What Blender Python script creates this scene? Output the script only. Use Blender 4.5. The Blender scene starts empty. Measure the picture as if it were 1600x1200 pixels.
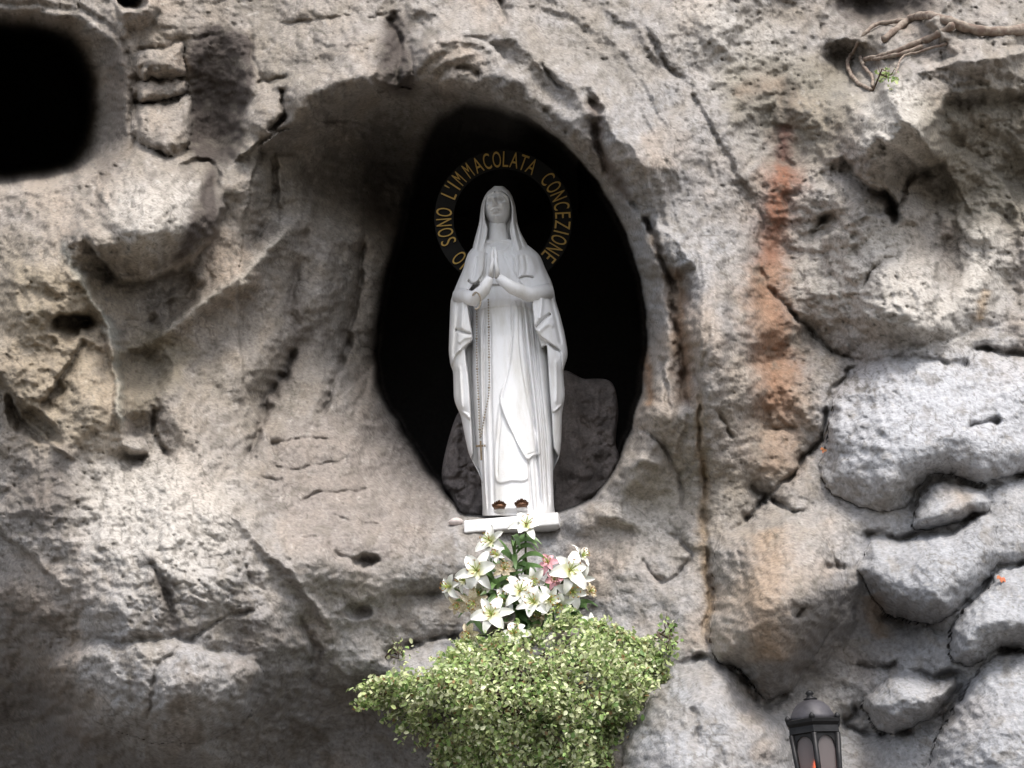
import bpy, bmesh, math, random
import numpy as np
from mathutils import Vector, Matrix

scene = bpy.context.scene
R = math.radians

# ------------------------------------------------------------------ camera
PITCH, ROLL, FPX, DIST, EYE = R(22.0), R(3.0), 2200.0, 6.6, 1.6
CAM = np.array([0.0, -DIST, EYE])
FWD = np.array([0.0, math.cos(PITCH), math.sin(PITCH)])
RT0 = np.array([1.0, 0.0, 0.0])
UP0 = np.array([0.0, -math.sin(PITCH), math.cos(PITCH)])
CR = math.cos(ROLL) * RT0 - math.sin(ROLL) * UP0
CU = math.sin(ROLL) * RT0 + math.cos(ROLL) * UP0
cam_data = bpy.data.cameras.new('camera')
cam_data.sensor_width = 36.0
cam_data.lens = 36.0 * FPX / 1600.0
cam_data.clip_start = 0.05
cam_data.clip_end = 600.0
cam = bpy.data.objects.new('camera', cam_data)
scene.collection.objects.link(cam)
cam.matrix_world = Matrix(((CR[0], CU[0], -FWD[0], CAM[0]),
                           (CR[1], CU[1], -FWD[1], CAM[1]),
                           (CR[2], CU[2], -FWD[2], CAM[2]),
                           (0, 0, 0, 1)))
scene.camera = cam

# ------------------------------------------------------------------ light
SUN_EL, SUN_AZ = R(59.0), R(28.0)      # azimuth measured from the camera side towards the right
world = bpy.data.worlds.new('World')
scene.world = world
world.use_nodes = True
wn = world.node_tree
for n in list(wn.nodes):
    wn.nodes.remove(n)
wo = wn.nodes.new('ShaderNodeOutputWorld')
bg = wn.nodes.new('ShaderNodeBackground')
sky = wn.nodes.new('ShaderNodeTexSky')
sky.sky_type = 'NISHITA'
sky.sun_disc = False
sky.sun_elevation = SUN_EL
sky.sun_rotation = math.pi - SUN_AZ
sky.air_density = 1.0
sky.dust_density = 3.0
sky.ozone_density = 1.0
hs = wn.nodes.new('ShaderNodeHueSaturation')
hs.inputs['Saturation'].default_value = 0.45
wn.links.new(sky.outputs[0], hs.inputs['Color'])
wn.links.new(hs.outputs[0], bg.inputs['Color'])
bg.inputs['Strength'].default_value = 0.14
wn.links.new(bg.outputs[0], wo.inputs['Surface'])

sun_d = bpy.data.lights.new('sun', 'SUN')
sun_d.energy = 1.5
sun_d.angle = R(18.0)
sun_d.color = (1.0, 0.96, 0.9)
sun = bpy.data.objects.new('sun', sun_d)
scene.collection.objects.link(sun)
sdir = Vector((math.sin(SUN_AZ) * math.cos(SUN_EL), -math.cos(SUN_AZ) * math.cos(SUN_EL), math.sin(SUN_EL)))
sun.rotation_euler = sdir.to_track_quat('Z', 'Y').to_euler()

vs = scene.view_settings
vs.view_transform = 'Standard'
vs.look = 'None'
vs.exposure = 1.13
vs.gamma = 1.0
vs.use_curve_mapping = False
scene.cycles.max_bounces = 5
scene.cycles.diffuse_bounces = 2
scene.cycles.use_denoising = True

# ------------------------------------------------------------------ helpers
def ray_y(u, v, y):
    """world point seen at photo pixel (u, v) on the vertical plane y = const"""
    u = np.asarray(u, float); v = np.asarray(v, float); y = np.asarray(y, float)
    a = (u - 800.0) / FPX; b = (600.0 - v) / FPX
    d = FWD + a[..., None] * CR + b[..., None] * CU
    t = (y - CAM[1]) / d[..., 1]
    return CAM + d * t[..., None]

def pt(u, v, y):
    return Vector(ray_y(u, v, y).tolist())

def tag(o, label=None, cat=None, group=None, kind=None):
    if label: o['label'] = label
    if cat: o['category'] = cat
    if group: o['group'] = group
    if kind: o['kind'] = kind
    return o

def empty(name, loc=(0, 0, 0)):
    o = bpy.data.objects.new(name, None)
    o.empty_display_size = 0.1
    scene.collection.objects.link(o)
    o.location = loc
    return o

def link_mesh(name, me, mat, parent=None, world_space=True, smooth=True):
    o = bpy.data.objects.new(name, me)
    scene.collection.objects.link(o)
    if mat is not None:
        me.materials.append(mat)
    if smooth and len(me.polygons):
        me.polygons.foreach_set('use_smooth', np.ones(len(me.polygons), bool))
    if parent is not None:
        o.parent = parent
        if world_space:          # vertices were given in world space
            off, q = Vector((0, 0, 0)), parent
            while q is not None:
                off += Vector(q.location); q = q.parent
            m = Matrix.Translation(-off)
            me.transform(m)
    return o

def mesh_np(name, verts, faces, mat, parent=None, world_space=True, smooth=True, cols=None):
    verts = np.asarray(verts, np.float32)
    me = bpy.data.meshes.new(name)
    if isinstance(faces, np.ndarray):
        k = faces.shape[1]
        me.vertices.add(len(verts)); me.vertices.foreach_set('co', verts.ravel())
        me.loops.add(faces.size); me.loops.foreach_set('vertex_index', faces.astype(np.int32).ravel())
        me.polygons.add(len(faces))
        me.polygons.foreach_set('loop_start', np.arange(0, faces.size, k, dtype=np.int32))
        me.update(calc_edges=True)
    else:
        me.from_pydata([tuple(map(float, p)) for p in verts], [], faces)
        me.update()
    if cols is not None:
        ca = me.color_attributes.new('tint', 'FLOAT_COLOR', 'POINT')
        c4 = np.ones((len(verts), 4), np.float32); c4[:, :cols.shape[1]] = cols
        ca.data.foreach_set('color', c4.ravel())
    return link_mesh(name, me, mat, parent, world_space, smooth)

class MB:
    """collects verts and faces, builds one mesh object (world-space coordinates)"""
    def __init__(s): s.v = []; s.f = []
    def add(s, verts, faces):
        o = len(s.v); s.v += [tuple(p) for p in verts]; s.f += [tuple(i + o for i in f) for f in faces]
    def tube(s, pts, rad, n=8, cap=True):
        pts = [Vector(p) for p in pts]
        if not hasattr(rad, '__len__'): rad = [rad] * len(pts)
        vs_, fs = [], []
        up = None
        for i, p in enumerate(pts):
            t = (pts[min(i + 1, len(pts) - 1)] - pts[max(i - 1, 0)])
            if t.length < 1e-9: t = Vector((0, 0, 1))
            t.normalize()
            if up is None:
                up = t.orthogonal().normalized()
            up = (up - t * up.dot(t))
            up = up.normalized() if up.length > 1e-6 else t.orthogonal().normalized()
            w = t.cross(up)
            for k in range(n):
                a = 2 * math.pi * k / n
                vs_.append(p + (up * math.cos(a) + w * math.sin(a)) * rad[i])
        m = len(pts)
        for i in range(m - 1):
            for k in range(n):
                fs.append((i * n + k, i * n + (k + 1) % n, (i + 1) * n + (k + 1) % n, (i + 1) * n + k))
        if cap:
            fs.append(tuple(range(n - 1, -1, -1)))
            fs.append(tuple((m - 1) * n + k for k in range(n)))
        s.add(vs_, fs)
    def box(s, c, size, rz=0.0):
        c = Vector(c); m = Matrix.Rotation(rz, 3, 'Z')
        vs_ = [c + m @ Vector((x * size[0] / 2, y * size[1] / 2, z * size[2] / 2)) for x in (-1, 1) for y in (-1, 1) for z in (-1, 1)]
        s.add(vs_, [(0, 1, 3, 2), (4, 6, 7, 5), (0, 4, 5, 1), (2, 3, 7, 6), (0, 2, 6, 4), (1, 5, 7, 3)])
    def lathe(s, c, prof, n=24, rz=0.0, flat=False):
        c = Vector(c); vs_ = []; fs = []
        for (r, z) in prof:
            for k in range(n):
                a = 2 * math.pi * k / n + rz
                vs_.append(c + Vector((r * math.cos(a), r * math.sin(a), z)))
        m = len(prof)
        for i in range(m - 1):
            for k in range(n):
                fs.append((i * n + k, i * n + (k + 1) % n, (i + 1) * n + (k + 1) % n, (i + 1) * n + k))
        fs.append(tuple(range(n - 1, -1, -1))); fs.append(tuple((m - 1) * n + k for k in range(n)))
        s.add(vs_, fs)
    def build(s, name, mat, parent=None, smooth=True):
        return mesh_np(name, s.v, s.f, mat, parent, True, smooth)

def bevel(o, w, seg=2):
    b = o.modifiers.new('bevel', 'BEVEL'); b.width = w; b.segments = seg; b.limit_method = 'ANGLE'
    return o

# ---- numpy noise
_rng = np.random.RandomState(7)
_perm = np.concatenate([_rng.permutation(512)] * 3)
_gang = _rng.rand(512) * 2 * np.pi
_gx, _gy = np.cos(_gang).astype(np.float32), np.sin(_gang).astype(np.float32)
_rx, _ry = _rng.rand(512).astype(np.float32), _rng.rand(512).astype(np.float32)

def perlin(x, y):
    xi = np.floor(x).astype(np.int64); yi = np.floor(y).astype(np.int64)
    xf = (x - xi).astype(np.float32); yf = (y - yi).astype(np.float32)
    def g(ix, iy, fx, fy):
        h = _perm[(_perm[ix & 511] + iy) & 511]
        return _gx[h] * fx + _gy[h] * fy
    u = xf * xf * xf * (xf * (xf * 6 - 15) + 10); w = yf * yf * yf * (yf * (yf * 6 - 15) + 10)
    n00 = g(xi, yi, xf, yf); n10 = g(xi + 1, yi, xf - 1, yf)
    n01 = g(xi, yi + 1, xf, yf - 1); n11 = g(xi + 1, yi + 1, xf - 1, yf - 1)
    a = n00 + u * (n10 - n00); b = n01 + u * (n11 - n01)
    return (a + w * (b - a)) * 1.5

def fbm(x, y, octv=4, gain=0.5, ridged=False):
    s = 0; a = 1.0; tot = 0
    for k in range(octv):
        n = perlin(x * 2.03 ** k + 17.3 * k, y * 2.03 ** k - 9.7 * k)
        if ridged: n = 1 - 2 * np.abs(n)
        s = s + a * n; tot += a; a *= gain
    return s / tot

def worley(x, y):
    xi = np.floor(x).astype(np.int64); yi = np.floor(y).astype(np.int64)
    f1 = np.full(x.shape, 9.0, np.float32); f2 = f1.copy(); idd = np.zeros(x.shape, np.int64)
    for dx in (-1, 0, 1):
        for dy in (-1, 0, 1):
            h = _perm[(_perm[(xi + dx) & 511] + yi + dy) & 511]
            d = np.sqrt((xi + dx + _rx[h] - x) ** 2 + (yi + dy + _ry[h] - y) ** 2).astype(np.float32)
            nf1 = d < f1
            f2 = np.where(nf1, f1, np.minimum(f2, d)); idd = np.where(nf1, h, idd); f1 = np.where(nf1, d, f1)
    return f1, f2, idd

def sstep(a, b, x):
    t = np.clip((x - a) / (b - a), 0, 1)
    return t * t * (3 - 2 * t)

def spline(pts, n=8, closed=False):
    P = np.array(pts, float)
    if len(P) < 3: return P
    out = []
    m = len(P)
    rng = range(m if closed else m - 1)
    for i in rng:
        if closed: p0, p1, p2, p3 = P[(i - 1) % m], P[i], P[(i + 1) % m], P[(i + 2) % m]
        else: p0, p1, p2, p3 = P[max(i - 1, 0)], P[i], P[i + 1], P[min(i + 2, m - 1)]
        for k in range(n):
            t = k / n
            out.append(0.5 * ((2 * p1) + (-p0 + p2) * t + (2 * p0 - 5 * p1 + 4 * p2 - p3) * t ** 2 + (-p0 + 3 * p1 - 3 * p2 + p3) * t ** 3))
    if not closed: out.append(P[-1])
    return np.array(out)

def poly_dist(U, V, P, closed=False, reach=1e9):
    """distance, sign (+ on the right hand when walking, v down) and arc parameter to a polyline"""
    dmin = np.full(U.shape, 1e9); sg = np.zeros(U.shape); tp = np.zeros(U.shape)
    m = len(P); segs = m if closed else m - 1
    L = np.zeros(segs + 1)
    for i in range(segs): L[i + 1] = L[i] + np.hypot(*(P[(i + 1) % m] - P[i]))
    for i in range(segs):
        a = P[i]; b = P[(i + 1) % m]; ab = b - a; l2 = ab @ ab
        if l2 < 1e-9: continue
        t = np.clip(((U - a[0]) * ab[0] + (V - a[1]) * ab[1]) / l2, 0, 1)
        dx = U - a[0] - t * ab[0]; dy = V - a[1] - t * ab[1]
        d = np.hypot(dx, dy)
        c = d < dmin
        dmin = np.where(c, d, dmin); sg = np.where(c, np.sign(ab[0] * dy - ab[1] * dx), sg)
        tp = np.where(c, (L[i] + t * (L[i + 1] - L[i])) / max(L[-1], 1e-9), tp)
    return dmin, sg, tp

def inside(U, V, P):
    c = np.zeros(U.shape, bool); m = len(P); j = m - 1
    for i in range(m):
        xi, yi = P[i]; xj, yj = P[j]
        if yi != yj:
            c ^= ((yi > V) != (yj > V)) & (U < (xj - xi) * (V - yi) / (yj - yi) + xi)
        j = i
    return c

def sdf(U, V, P):
    """negative inside"""
    d, _, _ = poly_dist(U, V, P, True)
    return np.where(inside(U, V, P), -d, d)

def bbox_sel(U, V, P, m):
    """row/column slice of a separable grid around the points"""
    us = U[0]; vs2 = V[:, 0]
    c0, c1 = np.searchsorted(us, [P[:, 0].min() - m, P[:, 0].max() + m])
    r0, r1 = np.searchsorted(vs2, [P[:, 1].min() - m, P[:, 1].max() + m])
    return slice(r0, max(r1, r0 + 1)), slice(c0, max(c1, c0 + 1))

# ---- node helpers
def new_mat(name):
    m = bpy.data.materials.new(name); m.use_nodes = True
    nt = m.node_tree
    return m, nt, nt.nodes['Principled BSDF']

def simple_mat(name, col, rough=0.6, noise=0.0, nscale=20.0, bump=0.0, metallic=0.0, spec=0.5, col2=None, subsurf=0.0):
    m, nt, b = new_mat(name)
    b.inputs['Roughness'].default_value = rough
    b.inputs['Metallic'].default_value = metallic
    b.inputs['Specular IOR Level'].default_value = spec
    tc = nt.nodes.new('ShaderNodeTexCoord')
    nz = nt.nodes.new('ShaderNodeTexNoise'); nz.inputs['Scale'].default_value = nscale; nz.inputs['Detail'].default_value = 6
    nt.links.new(tc.outputs['Object'], nz.inputs['Vector'])
    mx = nt.nodes.new('ShaderNodeMix'); mx.data_type = 'RGBA'
    c2 = col2 if col2 else tuple(c * (1 - noise) for c in col)
    mx.inputs['A'].default_value = (*col, 1); mx.inputs['B'].default_value = (*c2, 1)
    rp = nt.nodes.new('ShaderNodeMapRange'); rp.inputs['From Min'].default_value = 0.38; rp.inputs['From Max'].default_value = 0.66
    nt.links.new(nz.outputs['Fac'], rp.inputs['Value']); nt.links.new(rp.outputs[0], mx.inputs['Factor'])
    nt.links.new(mx.outputs['Result'], b.inputs['Base Color'])
    if bump:
        bp = nt.nodes.new('ShaderNodeBump'); bp.inputs['Strength'].default_value = 1.0; bp.inputs['Distance'].default_value = bump
        nt.links.new(nz.outputs['Fac'], bp.inputs['Height']); nt.links.new(bp.outputs[0], b.inputs['Normal'])
    return m
# ================================================================== ROCK FACE
# relief of the wall: h metres in front (+) of / behind (-) the vertical plane y = 0
def axis(lo, hi, step, far_lo, far_hi):
    core = list(np.arange(lo, hi + 0.1, step))
    a, s = [], step
    x = lo
    while x > far_lo:
        s *= 1.12; x -= s; a.append(x)
    b, s = [], step
    x = core[-1]
    while x < far_hi:
        s *= 1.12; x += s; b.append(x)
    return np.array(a[::-1] + core + b)

STEP = 2.0
UA = axis(-50, 1650, STEP, -1100, 2700)
VA = axis(-50, 1250, STEP, -900, 2190)
U, V = np.meshgrid(UA, VA)

# domain warp so that no traced line is smooth
W1 = fbm(U / 60, V / 60, 3); W2 = fbm(U / 60 + 31, V / 60 - 12, 3)
WU = U + 11 * W1 + 2.4 * perlin(U / 11, V / 11); WV = V + 11 * W2 + 2.4 * perlin(U / 11 + 50, V / 11 + 9)

CTRL = [  # u, v, h
 (-300,-300,-.3),(200,-300,-.3),(800,-300,-.25),(1300,-300,-.3),(1900,-300,-.3),
 (-300,100,.05),(-300,500,.3),(-300,900,.2),(-300,1300,-.3),(1900,100,.1),(1900,500,.3),(1900,900,.5),(1900,1300,.6),
 (-300,1800,.0),(400,1800,.0),(1000,1800,.3),(1600,1800,.6),
 (0,-60,.05),(200,-60,.05),(430,-60,.02),(640,-60,.0),(850,-60,.05),(1050,-60,.0),(1200,-60,.0),(1350,-60,-.15),(1500,-60,.0),
 (240,100,.1),(230,220,.12),(345,150,.02),(400,120,.14),(430,190,.2),(500,100,.2),(560,60,.16),(640,60,.17),(640,120,.22),
 (760,60,.18),(760,130,.22),(860,150,.25),(880,60,.2),(960,150,.27),(1000,250,.3),(1050,380,.28),(1075,520,.3),(1040,640,.25),
 (1000,40,.14),(1080,130,.12),(1140,240,.15),(1190,340,.14),
 (1130,60,.1),(1210,130,.08),(1240,250,.06),(1220,400,.12),(1210,560,.17),(1215,680,.22),(1290,250,.14),
 (1130,450,.27),(1130,620,.27),(1120,760,.27),(1290,420,.22),(1300,330,.22),
 (1330,100,.0),(1400,110,.18),(1400,200,.36),(1370,250,.36),(1480,180,.28),(1560,150,.3),(1500,230,.25),(1560,280,.22),(1450,310,.2),(1540,340,.2),
 (1400,400,.3),(1420,470,.36),(1500,400,.2),(1550,430,.22),(1320,520,.26),(1500,530,.36),
 (1400,620,.32),(1550,620,.34),(1450,720,.4),(1350,720,.34),(1580,760,.42),(1300,800,.36),(1500,800,.44),
 (1240,900,.44),(1180,980,.42),(1240,1050,.36),(1350,900,.42),(1450,900,.5),(1400,1000,.4),(1560,950,.55),(1560,1080,.55),(1420,1100,.48),(1330,1050,.36),(1340,1160,.38),(1550,1180,.55),
 (1100,1100,.5),(1050,1180,.5),(1180,1180,.45),(1000,1000,.3),(1060,900,.28),(960,900,.2),(1100,850,.3),
 # left
 (-20,310,.1),(100,310,.18),(180,290,.22),(250,300,.34),(220,370,.42),(310,340,.32),(60,400,.36),(30,480,.34),(130,420,.36),
 (360,260,.2),(400,310,.18),(450,230,.10),(520,230,-.03),(600,220,-.26),(640,240,-.52),
 (400,400,.08),(470,380,.02),(540,380,-.08),(590,360,-.26),(620,340,-.52),
 (330,450,.12),(260,480,.16),(430,500,.02),(500,500,-.06),(550,520,-.17),(585,540,-.40),
 (200,560,.22),(300,600,.16),(400,600,.06),(470,620,-.02),(540,620,-.09),(580,620,-.24),(600,680,-.18),(660,750,-.15),(700,800,-.06),
 (100,560,.36),(60,640,.34),(150,650,.4),(220,690,.24),(300,680,.26),(380,700,.2),(480,700,.1),(560,720,.06),
 (60,740,.32),(60,830,.33),(150,760,.42),(250,780,.42),(350,790,.36),(440,800,.24),(540,800,.17),(640,820,.1),
 (150,880,.48),(250,880,.56),(350,880,.5),(450,880,.36),(560,880,.25),(660,900,.15),(750,850,.1),(750,930,.12),
 (60,930,.36),(180,970,.56),(280,980,.62),(380,960,.5),(480,970,.3),(600,980,.2),(690,1000,.16),
 (200,1050,.54),(300,1060,.56),(400,1050,.40),(60,1030,.2),(40,1130,-.2),(150,1140,.3),(260,1140,.40),(360,1140,.28),(480,1080,.18),(500,1180,.0),(620,1100,.12),
 (100,1220,-.2),(300,1240,.1),(700,1150,.15),(850,1150,.25),(850,1030,.28),(720,1040,.26),(640,1040,.22),
 (430,200,.24),(470,180,.24),(520,158,.24),(580,138,.24),(640,128,.24),(700,132,.25),(770,148,.25),(830,175,.25),(880,205,.26),(345,240,.03),
 (1000,462,.0),(984,405,.0),(962,348,.02),(1002,560,.0),(932,292,.06),(978,680,.02),(1060,470,.27),(1035,400,.27),
 (830,830,.05),(868,812,.0),(840,812,.03),(900,820,.08),(950,780,.06),(960,840,.14),(1000,700,.16),(830,930,.12),(900,930,.14),
]
C = np.array(CTRL, float)
C[:, 2] *= 2.1
def rbf(C, U, V):
    d = np.hypot(C[:, 0, None] - C[None, :, 0], C[:, 1, None] - C[None, :, 1])
    K = np.sqrt(d ** 2 + 25 ** 2)
    K += np.eye(len(C)) * 4.0 * -1
    w = np.linalg.solve(K, C[:, 2] - C[:, 2].mean())
    out = np.full(U.shape, C[:, 2].mean())
    for (x, y, _), wi in zip(C, w):
        out += wi * np.sqrt((U - x) ** 2 + (V - y) ** 2 + 25 ** 2)
    return out
H = rbf(C, WU, WV)

def crack(H, pts, w, depth, jit=1.0, sp=True):
    P = spline(pts, 6) if sp else np.array(pts, float)
    rs = bbox_sel(U, V, P, w * 7 + 14)
    d, sg, t = poly_dist(WU[rs], WV[rs], P)
    tap = sstep(0, .12, t) * sstep(0, .12, 1 - t) * 0.75 + .25
    mod = 0.65 + 0.7 * perlin(U[rs] / 25 + 3, V[rs] / 25)
    ww = w * (0.5 + 0.6 * np.abs(perlin(U[rs] / 18, V[rs] / 18 + 40)) * jit)
    depth = depth * 1.5
    H[rs] -= tap * (.80 * depth * np.clip(mod, .35, 1.2) * np.exp(-(d / ww) ** 2) + .40 * depth * np.exp(-(d / (w * 2.8)) ** 2))

def ridge(H, pts, w, amp):
    P = spline(pts, 6)
    rs = bbox_sel(U, V, P, w * 3 + 14)
    d, sg, t = poly_dist(WU[rs], WV[rs], P)
    tap = sstep(0, .15, t) * sstep(0, .15, 1 - t)
    H[rs] += 2.2 * amp * tap * np.exp(-(d / w) ** 2)

def step(H, pts, amp, sharp, fall):
    """raises the right-hand side (walking, v down) sharply at the line and lets it fall off over `fall` px"""
    P = spline(pts, 6)
    rs = bbox_sel(U, V, P, fall * 3 + 14)
    d, sg, t = poly_dist(WU[rs], WV[rs], P)
    tap = sstep(0, .15, t) * sstep(0, .15, 1 - t)
    s = d * sg
    H[rs] += 2.4 * amp * tap * np.where(s > -sharp, sstep(-sharp, sharp, s) * np.exp(-np.maximum(s, 0) / fall), 0)

def blob(H, u, v, ru, rv, amp, rot=0, pw=1.0):
    c, s = math.cos(R(rot)), math.sin(R(rot))
    x = ((WU - u) * c + (WV - v) * s) / ru; y = (-(WU - u) * s + (WV - v) * c) / rv
    r2 = x * x + y * y
    H += 2.3 * amp * np.clip(1 - r2, 0, None) ** pw if pw else 0

# ---- roughness map: right side and far left rough, jamb smooth
ROUGH = rbf(np.array([(0,100,1.0),(180,150,1.1),(300,100,.9),(600,60,1.3),(900,120,.9),(1000,200,.7),(1200,200,1.6),(1500,300,1.6),(1400,450,1.7),(1200,600,1.6),
  (1450,650,.38),(1500,950,.40),(1200,950,.40),(1100,1120,.35),(1350,1120,.5),(950,800,.8),(1045,600,.38),(1030,420,.4),(975,270,.6),(1125,500,.5),(500,400,.42),(580,500,.35),(450,600,.5),
  (300,500,.55),(100,450,1.5),(100,650,1.5),(250,780,1.3),(350,900,1.4),(480,800,.4),(550,800,.32),(600,900,.35),(300,1080,.55),(50,900,1.1),(100,1150,1.0),(650,1000,.6),(240,350,.9)], float), U, V)
ROUGH = np.clip(ROUGH, .3, 1.7)
LIP0 = spline([(412,222),(430,212),(470,194),(510,172),(560,152),(600,143),(640,139),(700,143),(760,157),(815,178),(860,207),(905,250),(940,296),(970,350),(992,408),(1005,465),(1010,520),(1008,562),(1000,615),(985,668),(966,718),(941,758),(915,784)], 3)
rs = bbox_sel(U, V, LIP0, 160)
DL = np.full(U.shape, 999.0); SL = np.zeros(U.shape); TL = np.zeros(U.shape)
DL[rs], SL[rs], TL[rs] = poly_dist(WU[rs], WV[rs], LIP0)
ROUGH *= 1 - .72 * np.exp(-(DL / 62) ** 2)
H += np.where(SL < 0, (.11 + .13 * sstep(.35, .65, TL) * sstep(1.0, .85, TL)) * np.exp(-((DL - 30) / 24) ** 2), 0)      # thick rounded lip of the arch
H += (.35 + .65 * ROUGH) * .15 * fbm(WU / 175, WV / 175, 2)
H += ROUGH * (.040 * fbm(WU / 80, WV / 80, 3) + .022 * fbm(WU / 62 + 9, WV / 62, 3, .5, True) - .008)
f1, f2, cid = worley(WU / 70 + .25 * W1, WV / 52)
H += ROUGH * (.030 * (.5 - f1) + .022 * (_rx[cid] - .5) * sstep(0, .3, f2 - f1))
f1b, f2b, _c = worley(WU / 21 + 5, WV / 16)
H += ROUGH * .009 * (.5 - f1b)
H += (ROUGH + .1) * .0155 * fbm(U / 15, V / 13, 4, .62)
# flow lines running down the jamb
flow = fbm((U + .55 * V) / 16, (V - .5 * U) / 120, 3)
H += .012 * flow * np.exp(-(((U - 470) / 170) ** 2 + ((V - 460) / 260) ** 2))
# ribs sweeping round the arch
ax, ay = (WU - 790) / 218, (WV - 480) / 335
ar, at_ = np.hypot(ax, ay), np.arctan2(ay, ax)
am = sstep(1.02, 1.15, ar) * sstep(1.95, 1.45, ar) * sstep(.75, .25, at_) * sstep(-2.75, -2.2, at_)
H += am * (.13 * fbm(at_ * 1.1 + 4, ar * 6.5, 3, .45) + .006 * fbm(at_ * 3, ar * 24, 2, .5, True))
# erosion pits
pit = fbm(U / 9 + 70, V / 8 - 20, 3, .6)
H -= (ROUGH + .1) * 0.013 * sstep(.25, .55, pit)

# ---- ridges, hollows, ledges, left half
step(H, [(130,345),(150,400),(200,440),(270,425),(320,385),(348,330),(345,280)], -.10, 5, 40)
step(H, [(270,262),(300,252),(335,258),(350,300)], -.05, 4, 30)
blob(H, 220, 345, 120, 80, .07, -15)
blob(H, 135, 385, 40, 40, .06, 0)
blob(H, 60, 470, 75, 70, .06, 0)
ridge(H, [(90,400),(130,450),(155,490),(180,560),(186,620),(188,690)], 9, .05)
step(H, [(75,505),(100,490),(140,500),(150,515)], -.10, 4, 20)
blob(H, 108, 507, 46, 22, -.035)
ridge(H, [(215,540),(260,520),(310,480),(370,440),(440,370),(470,345)], 14, .06)
ridge(H, [(215,548),(300,492),(390,432),(465,352),(510,270)], 34, .035)
ridge(H, [(330,640),(420,540),(500,450),(545,350),(550,270)], 34, .045)
ridge(H, [(545,690),(580,600),(583,500),(590,400),(612,320)], 26, .045)
ridge(H, [(420,700),(480,640),(530,560)], 24, .035)
ridge(H, [(660,40),(790,60),(900,130),(990,230),(1060,350),(1100,480),(1118,640),(1120,760)], 40, .06)
ridge(H, [(470,90),(560,70),(660,72),(760,100),(850,150)], 26, .05)
ridge(H, [(430,160),(500,130),(580,108)], 24, .05)
ridge(H, [(990,700),(980,760),(960,830)], 40, .06)
blob(H, 1405, 195, 100, 75, .07, -20)
blob(H, 1310, 330, 75, 65, .05, 0)
blob(H, 1420, 460, 130, 75, .06, 0)
blob(H, 1545, 420, 55, 90, .05, 0)
blob(H, 1450, 660, 190, 120, .05, 0)
blob(H, 100, 450, 100, 60, .04, 0)
blob(H, 70, 790, 90, 90, .05, 0)
blob(H, 560, 870, 160, 70, .05, 10)
ridge(H, [(230,500),(290,450),(330,425)], 10, .03)
ridge(H, [(300,300),(345,262),(405,222)], 10, .03)
step(H, [(440,330),(432,290),(430,235)], .04, 4, 40)
blob(H, 226, 580, 46, 44, -.07)
blob(H, 200, 570, 24, 40, -.02)
blob(H, 214, 668, 30, 28, -.045)
blob(H, 212, 718, 26, 18, -.05)
blob(H, 212, 695, 26, 18, .07)
blob(H, 285, 640, 40, 70, .05, -10)
crack(H, [(236,640),(242,660),(240,680)], 5, .07)
crack(H, [(246,675),(252,700),(262,715)], 6, .08)
step(H, [(130,727),(80,702),(35,655),(0,590),(-50,520)], .05, 5, 35)
blob(H, 50, 660, 60, 26, -.10, 40)
step(H, [(108,932),(60,880),(20,845),(-50,800)], .04, 5, 40)
step(H, [(60,640),(85,600),(110,560),(135,525)], -.06, 4, 30)
ridge(H, [(330,770),(370,815),(410,860),(460,900),(495,945),(525,1005)], 7, .02)
step(H, [(525,1005),(495,945),(460,900),(410,860),(330,770)], .012, 6, 60)
step(H, [(410,1035),(340,1018),(270,1003),(200,1008),(110,1012),(75,1030)], -.05, 5, 60)   # lower lip of the nose
crack(H, [(410,948),(350,965),(310,990),(270,1020),(245,1040),(235,1100),(226,1130)], 4, .04)
crack(H, [(240,880),(255,920),(270,965),(280,985)], 9, .05)
crack(H, [(380,880),(395,905),(418,925)], 4, .03)
crack(H, [(470,540),(445,590),(420,635),(397,695),(380,728)], 12, .13)
step(H, [(380,728),(397,695),(420,635),(445,590),(470,540)], .05, 5, 50)
crack(H, [(568,360),(565,395),(556,480),(546,530),(520,600),(497,668)], 6, .09)
step(H, [(497,668),(520,600),(546,530),(556,480),(565,395)], .03, 4, 35)
crack(H, [(585,545),(572,600),(550,660)], 6, .04)
crack(H, [(470,400),(455,470),(470,520)], 12, .04)
crack(H, [(480,260),(490,330),(470,400)], 14, .04)
crack(H, [(425,250),(430,300),(415,350),(385,395)], 7, .05)
crack(H, [(225,505),(270,470),(310,430)], 9, .05)
for L in ([(420,720),(450,732),(482,727),(515,723),(550,716)], [(400,744),(425,748),(442,744)], [(460,782),(497,773),(530,770),(590,757)],
          [(503,803),(530,812),(562,816),(600,815)], [(455,836),(480,840),(500,838)], [(560,640),(580,660)], [(420,700),(470,690),(520,692)]):
    crack(H, L, 2.4, .026)
blob(H, 572, 876, 24, 12, -.05)
blob(H, 560, 955, 22, 16, -.05)
crack(H, [(520,860),(560,872),(600,880)], 4, .03)
crack(H, [(600,925),(640,932),(700,930)], 6, .04)
crack(H, [(600,1030),(640,1008),(690,998),(730,990)], 8, .10)
crack(H, [(460,960),(490,1010),(480,1080)], 10, .06)
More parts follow.
